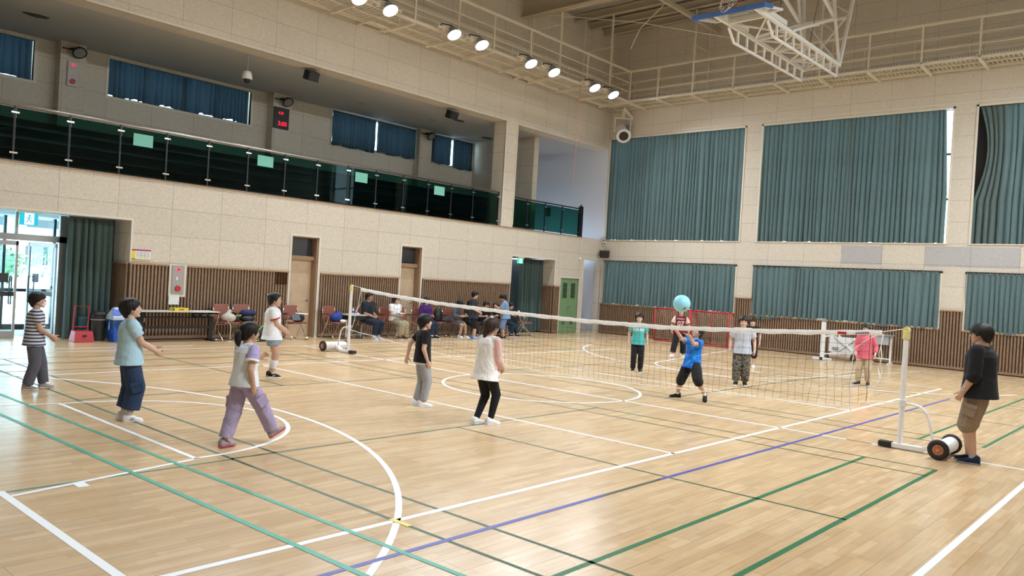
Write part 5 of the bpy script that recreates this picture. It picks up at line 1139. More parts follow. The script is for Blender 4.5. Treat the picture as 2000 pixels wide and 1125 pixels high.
    for s, key in ((1, 'L'), (-1, 'R')):
        Hp = P + Rt @ V(0, s * .050 * H * W_, -.005 * H); f = g('foot' + key, (0, .055)); A = V(f[0] * H, f[1] * s * H, (f[2] if len(f) > 2 else 0) * H + .042 * H)
        K, A = ik(Hp, A, th, sh, g('knee' + key, (1, .1 * s, .1))); fp = g('fp' + key, 0); fy = g('fy' + key, .15 * s)
        legs.append((s, Hp, K, A, fy, fp)); r_ = H * W_
        b.rcone(Hp, .046 * r_, Hp.lerp(K, .3), .052 * r_); b.rcone(Hp.lerp(K, .3), .052 * r_, K, .036 * r_); cf = K.lerp(A, .28); b.rcone(K, .036 * r_, cf, .036 * r_); b.rcone(cf, .036 * r_, A, .0215 * H)
    def foot(A, fy, fp):
        R = Matrix.Rotation(fy, 3, 'Z') @ Matrix.Rotation(fp, 3, 'Y'); return R
    for (s, Hp, K, A, fy, fp) in legs:
        R = foot(A, fy, fp); b.rcone(A + R @ V(-.01 * H, 0, -.022 * H), .018 * H, A + R @ V(.085 * H, 0, -.028 * H), .013 * H)
    remeshed(b, 'body', sk, root, vox, 3)
    # ---- face details
    for s in (-1, 1):
        e = MB(); e.cur = 0; e.ell(Hd(.338, s * .150, .005), (.030 * hh, .075 * hh, .026 * hh), Rh); e.cur = 1; e.ell(Hd(.352, s * .148, .006), (.024 * hh, .035 * hh, .027 * hh), Rh)
        if g('face', True):
            e.build('eye', [EYEW, EYEB], root, smooth=True)
            e = MB(); e.tube([Hd(.372, s * .07, .10), Hd(.355, s * .15, .125), Hd(.31, s * .225, .105)], [.010 * hh, .016 * hh, .007 * hh], 6); e.build('eyebrow', HAIR, root)
    if g('face', True):
        e = MB(); e.ell(Hd(.383, 0, -.262), (.025 * hh, .085 * hh, .016 * hh), Rh); e.build('mouth', LIP, root, smooth=True)
    # ---- hair
    hs = g('hair', 'boy'); hm = g('hairmat', HAIR); r = random.Random(g('seed', 1) + int(H * 1000)); nA, nVv = 120, 18
    o3 = V(-.035, 0, .12); rx, ry, rz = .49, .43, .425
    prof = {'boy': [(0, .16), (35, .13), (55, .02), (72, -.12), (88, -.06), (104, -.24), (140, -.38), (180, -.40)],
            'crop': [(0, .24), (35, .22), (58, .12), (72, -.08), (88, -.02), (104, -.20), (140, -.34), (180, -.36)],
            'bowl': [(0, .12), (40, .09), (60, -.02), (80, -.10), (100, -.14), (115, -.26), (150, -.38), (180, -.40)],
            'tied': [(0, .27), (35, .25), (58, .12), (74, -.14), (88, .0), (106, -.22), (150, -.36), (180, -.38)],
            'bob': [(0, .16), (35, .14), (52, -.02), (65, -.40), (95, -.46), (130, -.50), (180, -.50)]}[hs]
    jag = [r.uniform(-1, 1) for _ in range(40)]; gr = [r.uniform(0, 6.28) for _ in range(4)]
    def shell(scale, inner):
        Pn = []
        for j in range(nVv + 1):
            v = j / nVv
            for k in range(nA):
                az = 2 * PI * k / nA; ad = math.degrees(az if az <= PI else 2 * PI - az)
                zm = float(np.interp(ad, [q[0] for q in prof], [q[1] for q in prof])) + .040 * jag[int(k / 3) % 40] * (1 if ad < 60 or ad > 100 else .3)
                z = (o3.z + rz) + (zm - (o3.z + rz)) * (math.sin(v * PI / 2) ** 1.0 if False else (1 - math.cos(v * PI / 2)))
                zz = (z - o3.z) / rz
                ca = math.sqrt(max(0, 1 - zz * zz)) if zz > 0 else 1 - (.12 if hs == 'bob' else .22) * zz * zz
                gv = .016 * math.sin(az * 23 + gr[0] + 3 * v) + .014 * math.sin(az * 37 + gr[1] + 2 * v) + .022 * math.sin(az * 9 + gr[2] + 2.5 * v) + .02 * math.sin(az * 5 + gr[3])
                f = ca * (1 + (gv if not inner else 0) * v) * scale
                if v < .001: f = 0.001
                Pn.append(Hd(o3.x + rx * math.cos(az) * f, ry * math.sin(az) * f, z if not inner else min(z, o3.z + rz * .9)))
        return Pn
    hb = MB(); A_ = shell(g('hvol', 1.0), False); B_ = shell(.84, True); n_ = len(A_); Fc = []
    for j in range(nVv):
        for k in range(nA):
            k2 = (k + 1) % nA; Fc.append((j * nA + k, j * nA + k2, (j + 1) * nA + k2, (j + 1) * nA + k)); Fc.append((n_ + j * nA + k, n_ + (j + 1) * nA + k, n_ + (j + 1) * nA + k2, n_ + j * nA + k2))
    for k in range(nA): k2 = (k + 1) % nA; Fc.append((nVv * nA + k, nVv * nA + k2, n_ + nVv * nA + k2, n_ + nVv * nA + k))
    hb.add(A_ + B_, Fc); ho = hb.build('hair', hm, root, smooth=True, fix=False)
    if g('tail'):
        pts = [Hd(*q[:3]) for q in g('tail')]; rs = [q[3] * hh for q in g('tail')]; tb = MB(); tb.tube(pts, rs, 14); to = tb.build('ponytail', hm, ho, smooth=True); sb_ = to.modifiers.new('s', 'SUBSURF'); sb_.levels = sb_.render_levels = 1
    if g('clip'):
        cb_ = MB(); cb_.ell(Hd(*g('clip')[:3]), (.10 * hh, .10 * hh, .07 * hh), Rh); cb_.build('hair_clip', M['paper'], ho, smooth=True)
    # ---- top
    tp = g('top')
    if tp:
        e = tp.get('e', .013); hem = tp.get('hem', -.03); fl = tp.get('flare', .0); mt = tp['m']; hw = tp.get('hw', 0)
        b = MB(); hb_ = max(0, -hem - .03) * .42; b.loft([tr(hem, .078 + e + fl + hb_ * .5, .101 + e + fl + hb_), tr(hem + .05, .078 + e + fl * .7, .100 + e + fl * .7), tr(.10, .072 + e, .090 + e), tr(.17, .072 + e, .094 + e), tr(.23, .070 + e, .101 + e * .7), tr(.268, .054 + e, .096 + e * .3), tr(.292, .038 + e * .5, .058 + e * .2), tr(.304, .032, .040)], 26)
        for (s, S, E, Wt) in arms:
            sl = tp.get('sl', .62); r0 = .040 * H * W_; r1 = tp.get('sr', .040) * H * W_; d = (E - S).normalized()
            b.rcone(P + T * .262 * H + Y * s * .05 * H, .046 * H, S, r0)
            if sl <= 1.02: b.rcone(S, r0, S.lerp(E, sl * .5), r1 * .98); b.tube([S, S + (E - S) * sl], [r0, r1], 18)
            else: b.rcone(S, r0, E, r1); q = E + (Wt - E) * (sl - 1); b.tube([E, E.lerp(q, .85), q], [r1, r1 * .9, r1 * .72], 18)
        am = tp.get('wr', .0045)
        o_ = remeshed(b, tp.get('n', 'shirt'), mt, root, vox * 1.15, 4, wrinkle(am, 26 / H * 1.4, g('seed', 1)))
        if tp.get('sleeve_m'):      # contrasting sleeves: faces outside the trunk
            me = o_.data; me.materials.append(tp['sleeve_m']); cc = np.empty(len(me.polygons) * 3, 'f'); me.polygons.foreach_get('center', cc); cc = cc.reshape(-1, 3)
            yy = np.abs((cc - np.array(P)) @ np.array(Y)); tz_ = (cc - np.array(P)) @ np.array(T); lim = tp.get('slim', .095) * H * W_
            far = (yy > lim) & (tz_ > .17 * H); 
            for (s, S, E, Wt) in arms:
                q = (cc - np.array(S)); dd = np.array((E - S).normalized()); al = q @ dd; pr = np.linalg.norm(q - al[:, None] * dd, axis=1); far |= (al > .05 * H) & (al < (tp.get('sl', .6) * .162 + .004) * H) & (pr < .056 * H) & (yy > .075 * H)
                q = (cc - np.array(E)); dd = np.array((Wt - E).normalized()); al = q @ dd; pr = np.linalg.norm(q - al[:, None] * dd, axis=1); far |= (al > -.02 * H) & (pr < tp.get('sr', .04) * H * 1.12) & (tp.get('sl', .6) > 1)
            me.polygons.foreach_set('material_index', far.astype('i'))
        if tp.get('under'):
            b = MB(); b.loft([tr(hem - .018, .082 + fl, .104 + fl), tr(hem + .01, .080 + e * .6 + fl, .102 + fl)], 24); b.build('undershirt_hem', tp['under'], root)
        if tp.get('collar'):
            b = MB(); c_ = P + T * .298 * H; cr = MB(); pts = [c_ + (X * .041 * math.cos(a) + Y * .047 * math.sin(a) - T * .010 * (1 + math.cos(a)) * .8) * H for a in [2 * PI * k / 20 for k in range(21)]]; b.tube(pts, .0065 * H, 8); b.build('collar', tp['collar'], root)
        if tp.get('cuff'):
            for (s, S, E, Wt) in arms:
                q = S + (E - S) * tp.get('sl', .62); d = (E - S).normalized(); u1 = d.orthogonal().normalized(); u2 = d.cross(u1); rr = tp.get('sr', .040) * H * W_
                b = MB(); b.loft([(q - d * .012 * H, rr * 1.04, rr * 1.04, u1, u2), (q + d * .003 * H, rr * 1.06, rr * 1.06, u1, u2)], 18); b.build('sleeve_cuff', tp['cuff'], root)
        spec['_shirt'] = o_
    # ---- bottom
    bt_ = g('bot')
    if bt_:
        kind = bt_['k']; mt = bt_['m']; r0, r1, r2 = (q * H * W_ for q in bt_.get('r', (.064, .052, .046))); ln = bt_.get('len', 1.9)
        b = MB(); top_ = bt_.get('top', .06)
        b.loft([tr(min(top_, .03), .060, .084), tr(.0, .072, .096), tr(-.03, .072, .098), tr(-.055, .045, .075)], 24)
        for (s, Hp, K, A, fy, fp) in legs:
            q = Hp.lerp(K, .15) + (Y * s * .004 * H)
            if ln <= 1.0:
                e_ = Hp + (K - Hp) * ln; b.tube([Hp, Hp.lerp(K, .30), e_], [r0 * .82, r0, r1], 20)
            else:
                b.rcone(Hp, r0 * .84, Hp.lerp(K, .35), r0 * .98); b.rcone(Hp.lerp(K, .35), r0 * .98, K, r1); e_ = K + (A - K) * (ln - 1) ; b.rcone(K, r1, K.lerp(e_, .7), r1 * .3 + r2 * .7); b.tube([K, K.lerp(e_, .5), e_], [r1, (r1 + r2) / 2, r2], 20)
        bo = remeshed(b, {'skirt': 'skirt', 'shorts': 'shorts', 'leggings': 'leggings'}.get(kind, 'trousers'), mt, root, vox * 1.15, 4, wrinkle(bt_.get('wr', .005), 20 / H * 1.4, g('seed', 1) + 9) if bt_.get('wr', .005) else None)
        if bt_.get('pocket'):
            for (s, Hp, K, A, fy, fp) in legs:
                c_ = Hp.lerp(K, bt_['pocket'] if not isinstance(bt_['pocket'], bool) else .62); d = (K - Hp).normalized(); o_ = (Y * s - d * (Y * s).dot(d)).normalized(); f_ = d.cross(o_)
                R = Matrix((f_, o_, -d)).transposed(); rr = (r0 + r1) * .5 * 1.03
                b = MB(); b.cbox(c_ + o_ * rr, (.085 * H, .018 * H, .085 * H), R); pk = b.build('cargo_pocket', mt, root, bevel=.006)
                b = MB(); b.cbox(c_ + o_ * (rr + .008 * H) - d * .030 * H, (.092 * H, .012 * H, .030 * H), R); b.build('pocket_flap', mt, pk, bevel=.004)
    if g('over'):     # short shorts over leggings
        ov = g('over'); b = MB(); b.loft([tr(.03, .080, .104), tr(-.02, .082, .108), tr(-.05, .06, .085)], 24)
        for (s, Hp, K, A, fy, fp) in legs: b.tube([Hp, Hp + (K - Hp) * ov.get('len', .28)], [.068 * H, .072 * H], 20)
        remeshed(b, 'shorts', ov['m'], root, vox * 1.15, 3, wrinkle(.004, 30, 3))
    # ---- socks and shoes
    so = g('sock'); sh_ = g('shoe', dict(m=M['paper'], s=M['paper']))
    for (s, Hp, K, A, fy, fp) in legs:
        R = foot(A, fy, fp); 
        if so:
            q = A.lerp(K, so.get('h', .12)); h_ = so.get('h', .12); rr = .0405 * H if h_ > .5 else .0235 * H + .008 * H * h_
            b = MB(); b.tube([A + V(0, 0, -.02 * H), A.lerp(q, .25), A.lerp(q, .6), q], [.0245 * H, .0245 * H, (rr + .024 * H) / 2 * (1.06 if h_ > .5 else 1), rr * (W_ if h_ > .5 else 1)], 16); b.build('sock', so['m'], root, smooth=True)
        L = .150 * H * (.97 if adult else 1.0); ba = A + R @ V(0, 0, -.042 * H)
        X_, Y_, Z_ = R @ V(1, 0, 0), R @ V(0, s, 0), R @ V(0, 0, 1)
        def q_(x, y, z): return ba + X_ * x * L + Y_ * y * L + Z_ * z * L
        b = MB(); rings = []
        for (x, wd, ht, zc) in ((-.30, .10, .10, .16), (-.28, .15, .19, .20), (-.18, .185, .24, .23), (-.02, .185, .22, .22), (.14, .185, .165, .17), (.32, .20, .125, .13), (.50, .19, .10, .10), (.62, .13, .08, .09), (.67, .06, .05, .08)):
            rings.append((q_(x, 0, zc), wd * L, ht * L, Y_, Z_, .85))
        b.loft(rings, 18); shoe = b.build('shoe', sh_['m'], root, smooth=True)
        b = MB(); out = [(-.31, -.09), (-.33, 0), (-.31, .09), (-.2, .17), (0, .165), (.2, .17), (.38, .205), (.55, .19), (.67, .10), (.70, 0), (.67, -.10), (.55, -.16), (.38, -.185), (.2, -.17), (0, -.165), (-.2, -.17)]
        n_ = len(out); b.add([q_(x, y, 0) for x, y in out] + [q_(x, y, .10) for x, y in out], [tuple(range(n_))[::-1], tuple(range(n_, 2 * n_))] + [(i, (i + 1) % n_, n_ + (i + 1) % n_, n_ + i) for i in range(n_)]); b.build('shoe_sole', sh_['s'], shoe, bevel=.003)
        if sh_.get('t'):
            b = MB()
            for k in range(3): b.cbox(q_(.10 + k * .07, .19, .17), (.02 * L, .02 * L, .16 * L), R @ Matrix.Rotation(.4, 3, 'Y'))
            for sgn in (-1,): pass
            for k in range(3): b.cbox(q_(.10 + k * .07, -.19, .17), (.02 * L, .02 * L, .16 * L), R @ Matrix.Rotation(.4, 3, 'Y'))
            b.build('shoe_stripe', sh_['t'], shoe)
        if sh_.get('lace', True):
            b = MB()
            for k in range(4): b.tube([q_(.10 + k * .07, -.08, .345 - k * .035), q_(.10 + k * .07, .08, .345 - k * .035)], .012 * L, 5)
            b.build('shoelace', sh_.get('lm', M['paper']), shoe)
    # ---- accessories
    if g('mask'):
        b = MB(); b.ell(Hd(.235, 0, -.23), (.235 * hh, .225 * hh, .165 * hh), Rh); mk = b.build('face_mask', M['paper'], root, smooth=True)
        b = MB()
        for s in (-1, 1): b.tube([Hd(.33, s * .19, -.16), Hd(.05, s * .365, -.03)], .008 * hh, 5); b.tube([Hd(.25, s * .21, -.32), Hd(.0, s * .37, -.12)], .008 * hh, 5)
        b.build('mask_strap', M['paper'], mk)
    if g('glasses'):
        b = MB()
        for s in (-1, 1):
            pts = [Hd(.405, s * .15 + .105 * math.cos(a), .0 + .075 * math.sin(a)) for a in [2 * PI * k / 16 for k in range(17)]]; b.tube(pts, .009 * hh, 5); b.tube([Hd(.40, s * .25, .02), Hd(.02, s * .375, .0)], .009 * hh, 5)
        b.tube([Hd(.41, -.05, .01), Hd(.41, .05, .01)], .008 * hh, 5); b.build('glasses', M['black_m'], root)
    if g('watch'):
        key = g('watch'); s, S, E, Wt = arms[0 if key == 'L' else 1]; d = (Wt - E).normalized(); c_ = Wt - d * .018 * H; u1 = d.orthogonal().normalized(); u2 = d.cross(u1)
        b = MB(); b.loft([(c_ - d * .010 * H, .019 * H, .019 * H, u1, u2), (c_ + d * .010 * H, .019 * H, .019 * H, u1, u2)], 18); wt = b.build('wrist_watch', M['black'], root)
        b = MB(); b.ell(c_ + Vector((0, s, .3)).normalized() * .019 * H, (.013 * H, .006 * H, .013 * H)); b.build('watch_face', M['steel'], wt, smooth=True)
    spec['_fr'] = (P, X, Y, T, H, root)
    return root
def chest_print(spec, txt, size, mt, tz, side=1, yo=0, sx=1.0, name='chest_print'):
    """text laid on the shirt by ray cast; side=+1 front, -1 back"""
    P, X, Y, T, H, root = spec['_fr']; me = spec['_shirt'].data
    bv = BVHTree.FromPolygons([v.co.copy() for v in me.vertices], [tuple(p.vertices) for p in me.polygons])
    c = bpy.data.curves.new(name, 'FONT'); c.body = txt; c.size = size; c.align_x = 'CENTER'; c.align_y = 'CENTER'; c.resolution_u = 3; c.offset = size * .02 if size > .08 else 0
    o = bpy.data.objects.new(name, c); COL.objects.link(o); bpy.context.view_layer.update()
    m2 = bpy.data.meshes.new_from_object(o.evaluated_get(bpy.context.evaluated_depsgraph_get())); bpy.data.objects.remove(o)
    bm = bmesh.new(); bm.from_mesh(m2); bmesh.ops.triangulate(bm, faces=bm.faces); bmesh.ops.subdivide_edges(bm, edges=bm.edges, cuts=1)
    cen = P + T * tz * H
    for v in bm.verts:
        q = cen + Y * (v.co.x * side * sx + yo) + T * v.co.y + X * side * .5
        h = bv.ray_cast(q, -X * side)
        v.co = (h[0] if h[0] else q - X * side * .42) + X * side * .0035
    bm.to_mesh(m2); bm.free(); m2.materials.clear(); m2.materials.append(mt)
    q = bpy.data.objects.new(name, m2); COL.objects.link(q); q.parent = root; return q
DN = (.0, .03, -.285)       # arm hanging
def sit(**k):
    d = dict(z0=0, ph=.325, vox=.010, face=True, kneeL=(1, .1, .6), kneeR=(1, .1, .6), footL=(.27, .06), footR=(.27, .06)); d.update(k); return d
tee = lambda n_, c_, /, **k: dict(dict(m=cloth(n_, c_) if isinstance(c_, tuple) else c_), **k)
WHT, BLK = cloth('white_cotton', (.82, .84, .88)), cloth('black_cotton', (.014, .015, .018)); NAVY = cloth('navy_cotton', (.018, .028, .055)); SOCKW = cloth('white_sock', (.74, .74, .74))
# 1 striped
person('child in navy and white striped t-shirt and white face mask by the entrance', (-7.36, 3.12), -.34, 1.38, dict(vox=.0055, hpitch=.12, lean=.02, seed=1, hair='bowl', mask=True, w=1.02, skin=1,
    armL=(.13, -.05, -.245), armR=(.15, -.04, -.235), curl=.8, footL=(.10, .055), footR=(-.04, .05), top=tee('', stripes('striped_cotton', (.62, .64, .68), (.05, .06, .13), .046), hem=-.07, flare=.006, n='striped_shirt'),
    bot=dict(k='trousers', m=cloth('slate_cotton', (.105, .105, .135)), r=(.066, .056, .050), len=1.93), shoe=dict(m=cloth('grey_shoe', (.34, .32, .30)), s=M['trim'])))
# 2 light blue
person('boy in light blue t-shirt and wide navy trousers, hands clasped forward', (-7.22, .34), -.26, 1.46, dict(vox=.005, hpitch=.22, lean=-.02, seed=2, hair='boy', w=1.05, skin=0,
    armL=(.19, -.07, -.20), armR=(.19, -.05, -.215), curl=.7, footL=(-.02, .045), footR=(.015, .045), top=tee('pale_blue_cotton', (.42, .62, .74), hem=-.06, flare=.010, sr=.046),
    bot=dict(k='trousers', m=cloth('navy_twill', (.028, .052, .115)), r=(.068, .066, .064), len=1.74, pocket=.95, wr=.007), sock=dict(m=WHT, h=.18), shoe=dict(m=M['paper'], s=M['paper'], t=cloth('shoe_navy', (.03, .04, .10)), lm=WHT)))
# 3 lilac girl
s3 = dict(vox=.005, hpitch=.02, lean=.04, seed=3, hair='tied', tail=[(-.36, 0, .06, .10), (-.52, 0, .02, .19), (-.62, .0, -.25, .20), (-.60, 0, -.50, .15), (-.54, 0, -.68, .04)], skin=1, w=1.03, hyaw=-.05,
    armL=(.14, -.04, -.09), poleL=(-.3, .3, -1), armR=(-.01, .03, -.285), curl=.5, footL=(-.10, .04), footR=(.30, .04, .015), fpR=-.55, kneeR=(1, 0, .3), px=.02,
    top=tee('white_jersey', (.74, .79, .86), hem=-.035, flare=.014, sr=.05, sl=.60, sleeve_m=cloth('lilac_sleeve', (.44, .38, .66)), slim=.098, n='raglan_shirt', cuff=WHT), bot=dict(k='trousers', m=cloth('lilac_nylon', (.40, .34, .52)), r=(.067, .060, .052), len=1.90, pocket=.70, wr=.008),
    shoe=dict(m=cloth('shoe_silver', (.36, .33, .34)), s=mat('pink_sole', (.50, .07, .14), .6), t=cloth('shoe_pink', (.6, .25, .35))))
person('girl with low ponytail in white and lilac shirt and lilac cargo trousers, stepping forward', (-6.86, -1.57), .02, 1.33, s3)
# 4 ringer girl
s4 = dict(vox=.006, hpitch=.05, seed=4, hair='tied', clip=(-.38, .12, .36), skin=1, w=1.12, hyaw=.05, tail=[(-.36, 0, .3, .10), (-.44, 0, .2, .15), (-.42, 0, .05, .08)],
    armL=(.15, -.05, -.23), armR=(.15, -.06, -.24), curl=.6, footL=(0, .045), footR=(.03, .045), top=tee('', WHT, hem=-.075, flare=.012, sr=.048, collar=cloth('ringer_red', (.42, .02, .06)), cuff=cloth('ringer_red2', (.42, .02, .06))),
    bot=dict(k='shorts', m=cloth('light_denim', (.24, .34, .46)), r=(.070, .072, .074), len=.55, top=.02), sock=dict(m=SOCKW, h=.72), shoe=dict(m=BLK, s=M['paper'], t=M['paper']))
person('girl in white ringer t-shirt, denim shorts and white knee socks', (-3.74, 2.98), -.62, 1.48, s4); chest_print(s4, 'CA', .085, cloth('print_red', (.45, .03, .07)), .19)
# 5 black tee
person('boy in black t-shirt, light grey trousers and white shoes near the net', (-3.42, -.53), -.42, 1.36, dict(vox=.0055, hpitch=.12, seed=5, hair='boy', skin=0, w=.97,
    armL=(-.12, .05, -.26), armR=(.02, .02, -.285), footL=(-.03, .045), footR=(.02, .045), top=tee('', BLK, hem=-.045, flare=.004, under=WHT, sl=.66), bot=dict(k='trousers', m=cloth('grey_sweat', (.36, .37, .40)), r=(.064, .052, .042), len=1.90), shoe=dict(m=M['paper'], s=M['paper'])))
# 6 cream fleece girl
person('girl in cream fleece with pink sleeves, white shorts and black leggings', (-3.60, -2.02), -.10, 1.46, dict(vox=.0055, hpitch=.05, lean=.10, seed=6, hair='tied', hairmat=HAIRB, tail=[(-.34, 0, -.02, .10), (-.44, .02, -.2, .16), (-.44, .05, -.45, .12), (-.40, .08, -.62, .10), (-.38, .1, -.72, .03)], clip=(-.1, -.1, .50), skin=2, w=1.0, ph=.495, px=-.03,
    armL=(.12, -.06, -.24), armR=(.12, -.05, -.25), curl=.9, footL=(-.08, .035), footR=(.02, .045), kneeL=(1, .0, .2), kneeR=(1, 0, .2),
    top=tee('cream_fleece', (.78, .76, .73), hem=-.095, flare=.008, e=.018, sl=1.88, sr=.044, sleeve_m=cloth('pink_fleece', (.68, .45, .42)), slim=.105, n='fleece_jacket', collar=cloth('pink_collar', (.62, .42, .40)), wr=.007),
    bot=dict(k='leggings', m=BLK, r=(.056, .042, .028), len=1.93, wr=0), over=dict(m=WHT, len=.28), sock=dict(m=SOCKW, h=.12), shoe=dict(m=M['paper'], s=M['paper'])))
# 7 teal tee
s7 = dict(vox=.0065, seed=7, hair='boy', skin=0, w=.96, armL=(.01, .05, -.28), armR=(.01, .05, -.28), footL=(0, .06), footR=(0, .06), top=tee('teal_cotton', (.08, .43, .43), hem=-.06, flare=.008, sr=.046), bot=dict(k='trousers', m=BLK, r=(.064, .054, .048), len=1.94), shoe=dict(m=BLK, s=M['paper']))
person('boy in turquoise t-shirt with white print and black trousers behind the net', (4.20, .66), -2.50, 1.36, s7); chest_print(s7, 'RDUSK', .085, WHT, .19, sx=.95)
# 8 hitting boy
tie = blotch('tie_dye_blue', ((.01, .10, .50), (.01, .17, .66), (.03, .30, .80)), 9, (.42, .58))
s8 = dict(vox=.006, seed=8, hair='boy', skin=1, w=1.06, ph=.485, lean=-.10, hpitch=.55, hyaw=.1, armL=(.235, .06, .09), armR=(.245, -.02, .135), poleL=(0, .3, -1), poleR=(0, .3, -1), hdL=(.95, 0, .25), hdR=(.9, .0, .3), pnL=(0, 0, 1), pnR=(0, 0, 1), thL=(0, 1, 0), thR=(0, -1, 0), curl=.25,
    footL=(-.07, .20, .04), footR=(.06, .19), fpL=.45, fyL=.9, fyR=-.5, kneeL=(.8, .5, .1), kneeR=(.9, .5, .1), top=tee('', tie, hem=-.08, flare=.010, sr=.052, sl=.6), bot=dict(k='shorts', m=BLK, r=(.068, .060, .054), len=1.22), sock=dict(m=SOCKW, h=.14), shoe=dict(m=BLK, s=BLK, lm=BLK))
person('boy in bright blue t-shirt lunging with both arms out under the ball', (1.33, -2.30), 2.75, 1.36, s8)
# 9 maroon
s9 = dict(vox=.008, seed=9, hair='boy', skin=1, armL=(.08, .06, -.25), armR=(.08, .06, -.25), footL=(-.05, .08), footR=(.10, .13), fyR=-.4, top=tee('maroon_cotton', (.17, .015, .035), hem=-.05, flare=.006, sr=.05, sl=.72, sleeve_m=cloth('cream_sleeve', (.66, .60, .50)), slim=.105, cuff=cloth('maroon_cuff', (.17, .015, .035))), bot=dict(k='trousers', m=BLK, r=(.068, .062, .058), len=1.80), shoe=dict(m=M['paper'], s=M['paper']))
person('child in maroon shirt with cream sleeves and number 07, head behind the ball', (8.93, 2.27), -2.62, 1.44, s9); chest_print(s9, '07', .19, mat('print_cream', (.66, .60, .52), .8), .15); chest_print(s9, 'RMMBEST', .055, mat('print_cream2', (.66, .60, .52), .8), .245)
# 10 camo
person('boy in pale grey t-shirt and camouflage trousers behind the net', (4.42, -1.76), -2.72, 1.47, dict(vox=.0065, seed=10, hair='boy', skin=0, w=1.08, armL=(.03, .06, -.27), armR=(.03, .06, -.27), footL=(0, .06), footR=(.04, .06), top=tee('pale_grey_cotton', (.46, .50, .58), hem=-.065, flare=.010, sr=.052),
    bot=dict(k='trousers', m=blotch('camouflage', ((.030, .028, .022), (.10, .09, .07), (.20, .18, .15), (.07, .075, .05)), 13, (.40, .50, .60)), r=(.066, .058, .052), len=1.90), sock=dict(m=SOCKW, h=.1), shoe=dict(m=BLK, s=M['paper'])))
# 11 behind
person('child in black t-shirt and black shorts standing farther back behind the camouflage trousers', (8.40, -.14), -2.75, 1.33, dict(vox=.008, seed=11, hair='bowl', skin=0, armL=(.02, .04, -.28), armR=(.02, .04, -.28), top=tee('', BLK, hem=-.05, flare=.01), bot=dict(k='shorts', m=BLK, r=(.068, .064, .062), len=1.15), sock=dict(m=SOCKW, h=.35), shoe=dict(m=M['paper'], s=M['paper'])))
# 12 pink
person('child with glasses in pink long sleeved shirt and beige trousers at the net end', (7.60, -3.22), -3.0, 1.40, dict(vox=.008, seed=12, hair='crop', skin=0, glasses=True, armL=(.06, .06, -.265), armR=(.10, .02, -.26), footL=(0, .07), footR=(.04, .08), fyR=-.6, top=tee('pink_cotton', (.62, .13, .18), hem=-.085, flare=.008, sl=1.75, sr=.035, collar=WHT), bot=dict(k='trousers', m=cloth('beige_twill', (.48, .38, .26)), r=(.064, .054, .044), len=1.86), shoe=dict(m=cloth('shoe_black', (.02, .025, .03)), s=M['skyp'])))
# 13 man
person('man in black shirt and khaki shorts with glasses and wrist watch beside the near post', (-.15, -7.00), 1.52, 1.76, dict(vox=.0055, adult=True, seed=13, hair='boy', hvol=1.06, hh=.146, skin=1, w=1.16, glasses=True, watch='L', hpitch=.05, hyaw=.10, lean=.0, armL=(.065, .02, -.285), armR=(.08, .02, -.27), poleL=(-1, .3, -.2), curl=.6, footL=(.0, .05), footR=(.05, .05), fyL=.05,
    top=tee('', BLK, hem=-.055, flare=.006, e=.014, sr=.040, sl=1.38, n='shirt'), bot=dict(k='shorts', m=cloth('khaki_cotton', (.27, .205, .15)), r=(.060, .055, .056), len=1.02, pocket=.55, wr=.006), sock=dict(m=cloth('grey_sock', (.36, .37, .40)), h=.22), shoe=dict(m=cloth('shoe_navy2', (.018, .025, .055)), s=cloth('sole_grey', (.30, .31, .33)), lm=WHT)))
# ---- along the side wall
GS = 'people sitting along the side wall'
CH = (3.06, 9.10)
person('man in dark navy polo shirt sitting with clasped hands by the far post', CH, -1.35, 1.74, sit(adult=True, seed=14, hair='crop', skin=2, w=1.08, ph=.305, lean=.05, hyaw=.1, armL=(.15, -.075, -.195), armR=(.15, -.07, -.20), curl=.9, footL=(.20, .08), footR=(.22, .06), top=tee('navy_polo', (.014, .022, .035), hem=-.02, flare=.008, sl=.85, sr=.044, collar=cloth('polo_collar', (.014, .022, .035))), bot=dict(k='trousers', m=NAVY, r=(.058, .050, .040), len=1.84), sock=dict(m=SOCKW, h=.12), shoe=dict(m=cloth('shoe_grey', (.45, .46, .48)), s=M['paper']), watch='L'), GS)
person('woman with brown bob and glasses in white top and khaki trousers, sitting', (4.02, 9.02), -1.45, 1.60, sit(adult=True, seed=15, hair='bob', hairmat=HAIRB, skin=0, ph=.330, w=1.0, glasses=True, hh=.142, armL=(.14, -.05, -.17), armR=(.14, -.06, -.16), footL=(.24, .05), footR=(.22, .07), top=tee('', WHT, hem=-.01, flare=.006), bot=dict(k='trousers', m=cloth('khaki_linen', (.36, .31, .20)), r=(.064, .062, .062), len=1.80), shoe=dict(m=cloth('shoe_brown', (.12, .06, .04)), s=M['paper'])), GS)
t = thing('lap_bag', 'grey pouch on the lap of the woman in the white top', 'bag', (4.03, 8.80, .66), -1.5); remeshed(MB().ell((0, 0, .03), (.07, .17, .06)), 'bag_body', M['greyp'], t); tag(MB().cbox((4.05, 8.78, .755), (.24, .17, .012), Matrix.Rotation(.2, 3, 'Z')).build('clipboard', M['paper']), 'white clipboard held over the grey pouch by the seated woman', 'clipboard')
person('woman with black bob in purple patterned blouse, sitting behind the net', (5.27, 9.06), -1.50, 1.58, sit(adult=True, seed=16, hair='bob', skin=0, ph=.335, mask=False, hh=.142, armL=(.13, -.03, -.18), armR=(.13, -.03, -.18), top=tee('', blotch('purple_print', ((.05, .015, .13), (.10, .02, .22), (.03, .02, .08)), 30), hem=-.01, flare=.008, sl=1.7), bot=dict(k='trousers', m=NAVY, r=(.060, .052, .046), len=1.86), sock=dict(m=SOCKW, h=.1), shoe=dict(m=BLK, s=M['paper'])), GS)
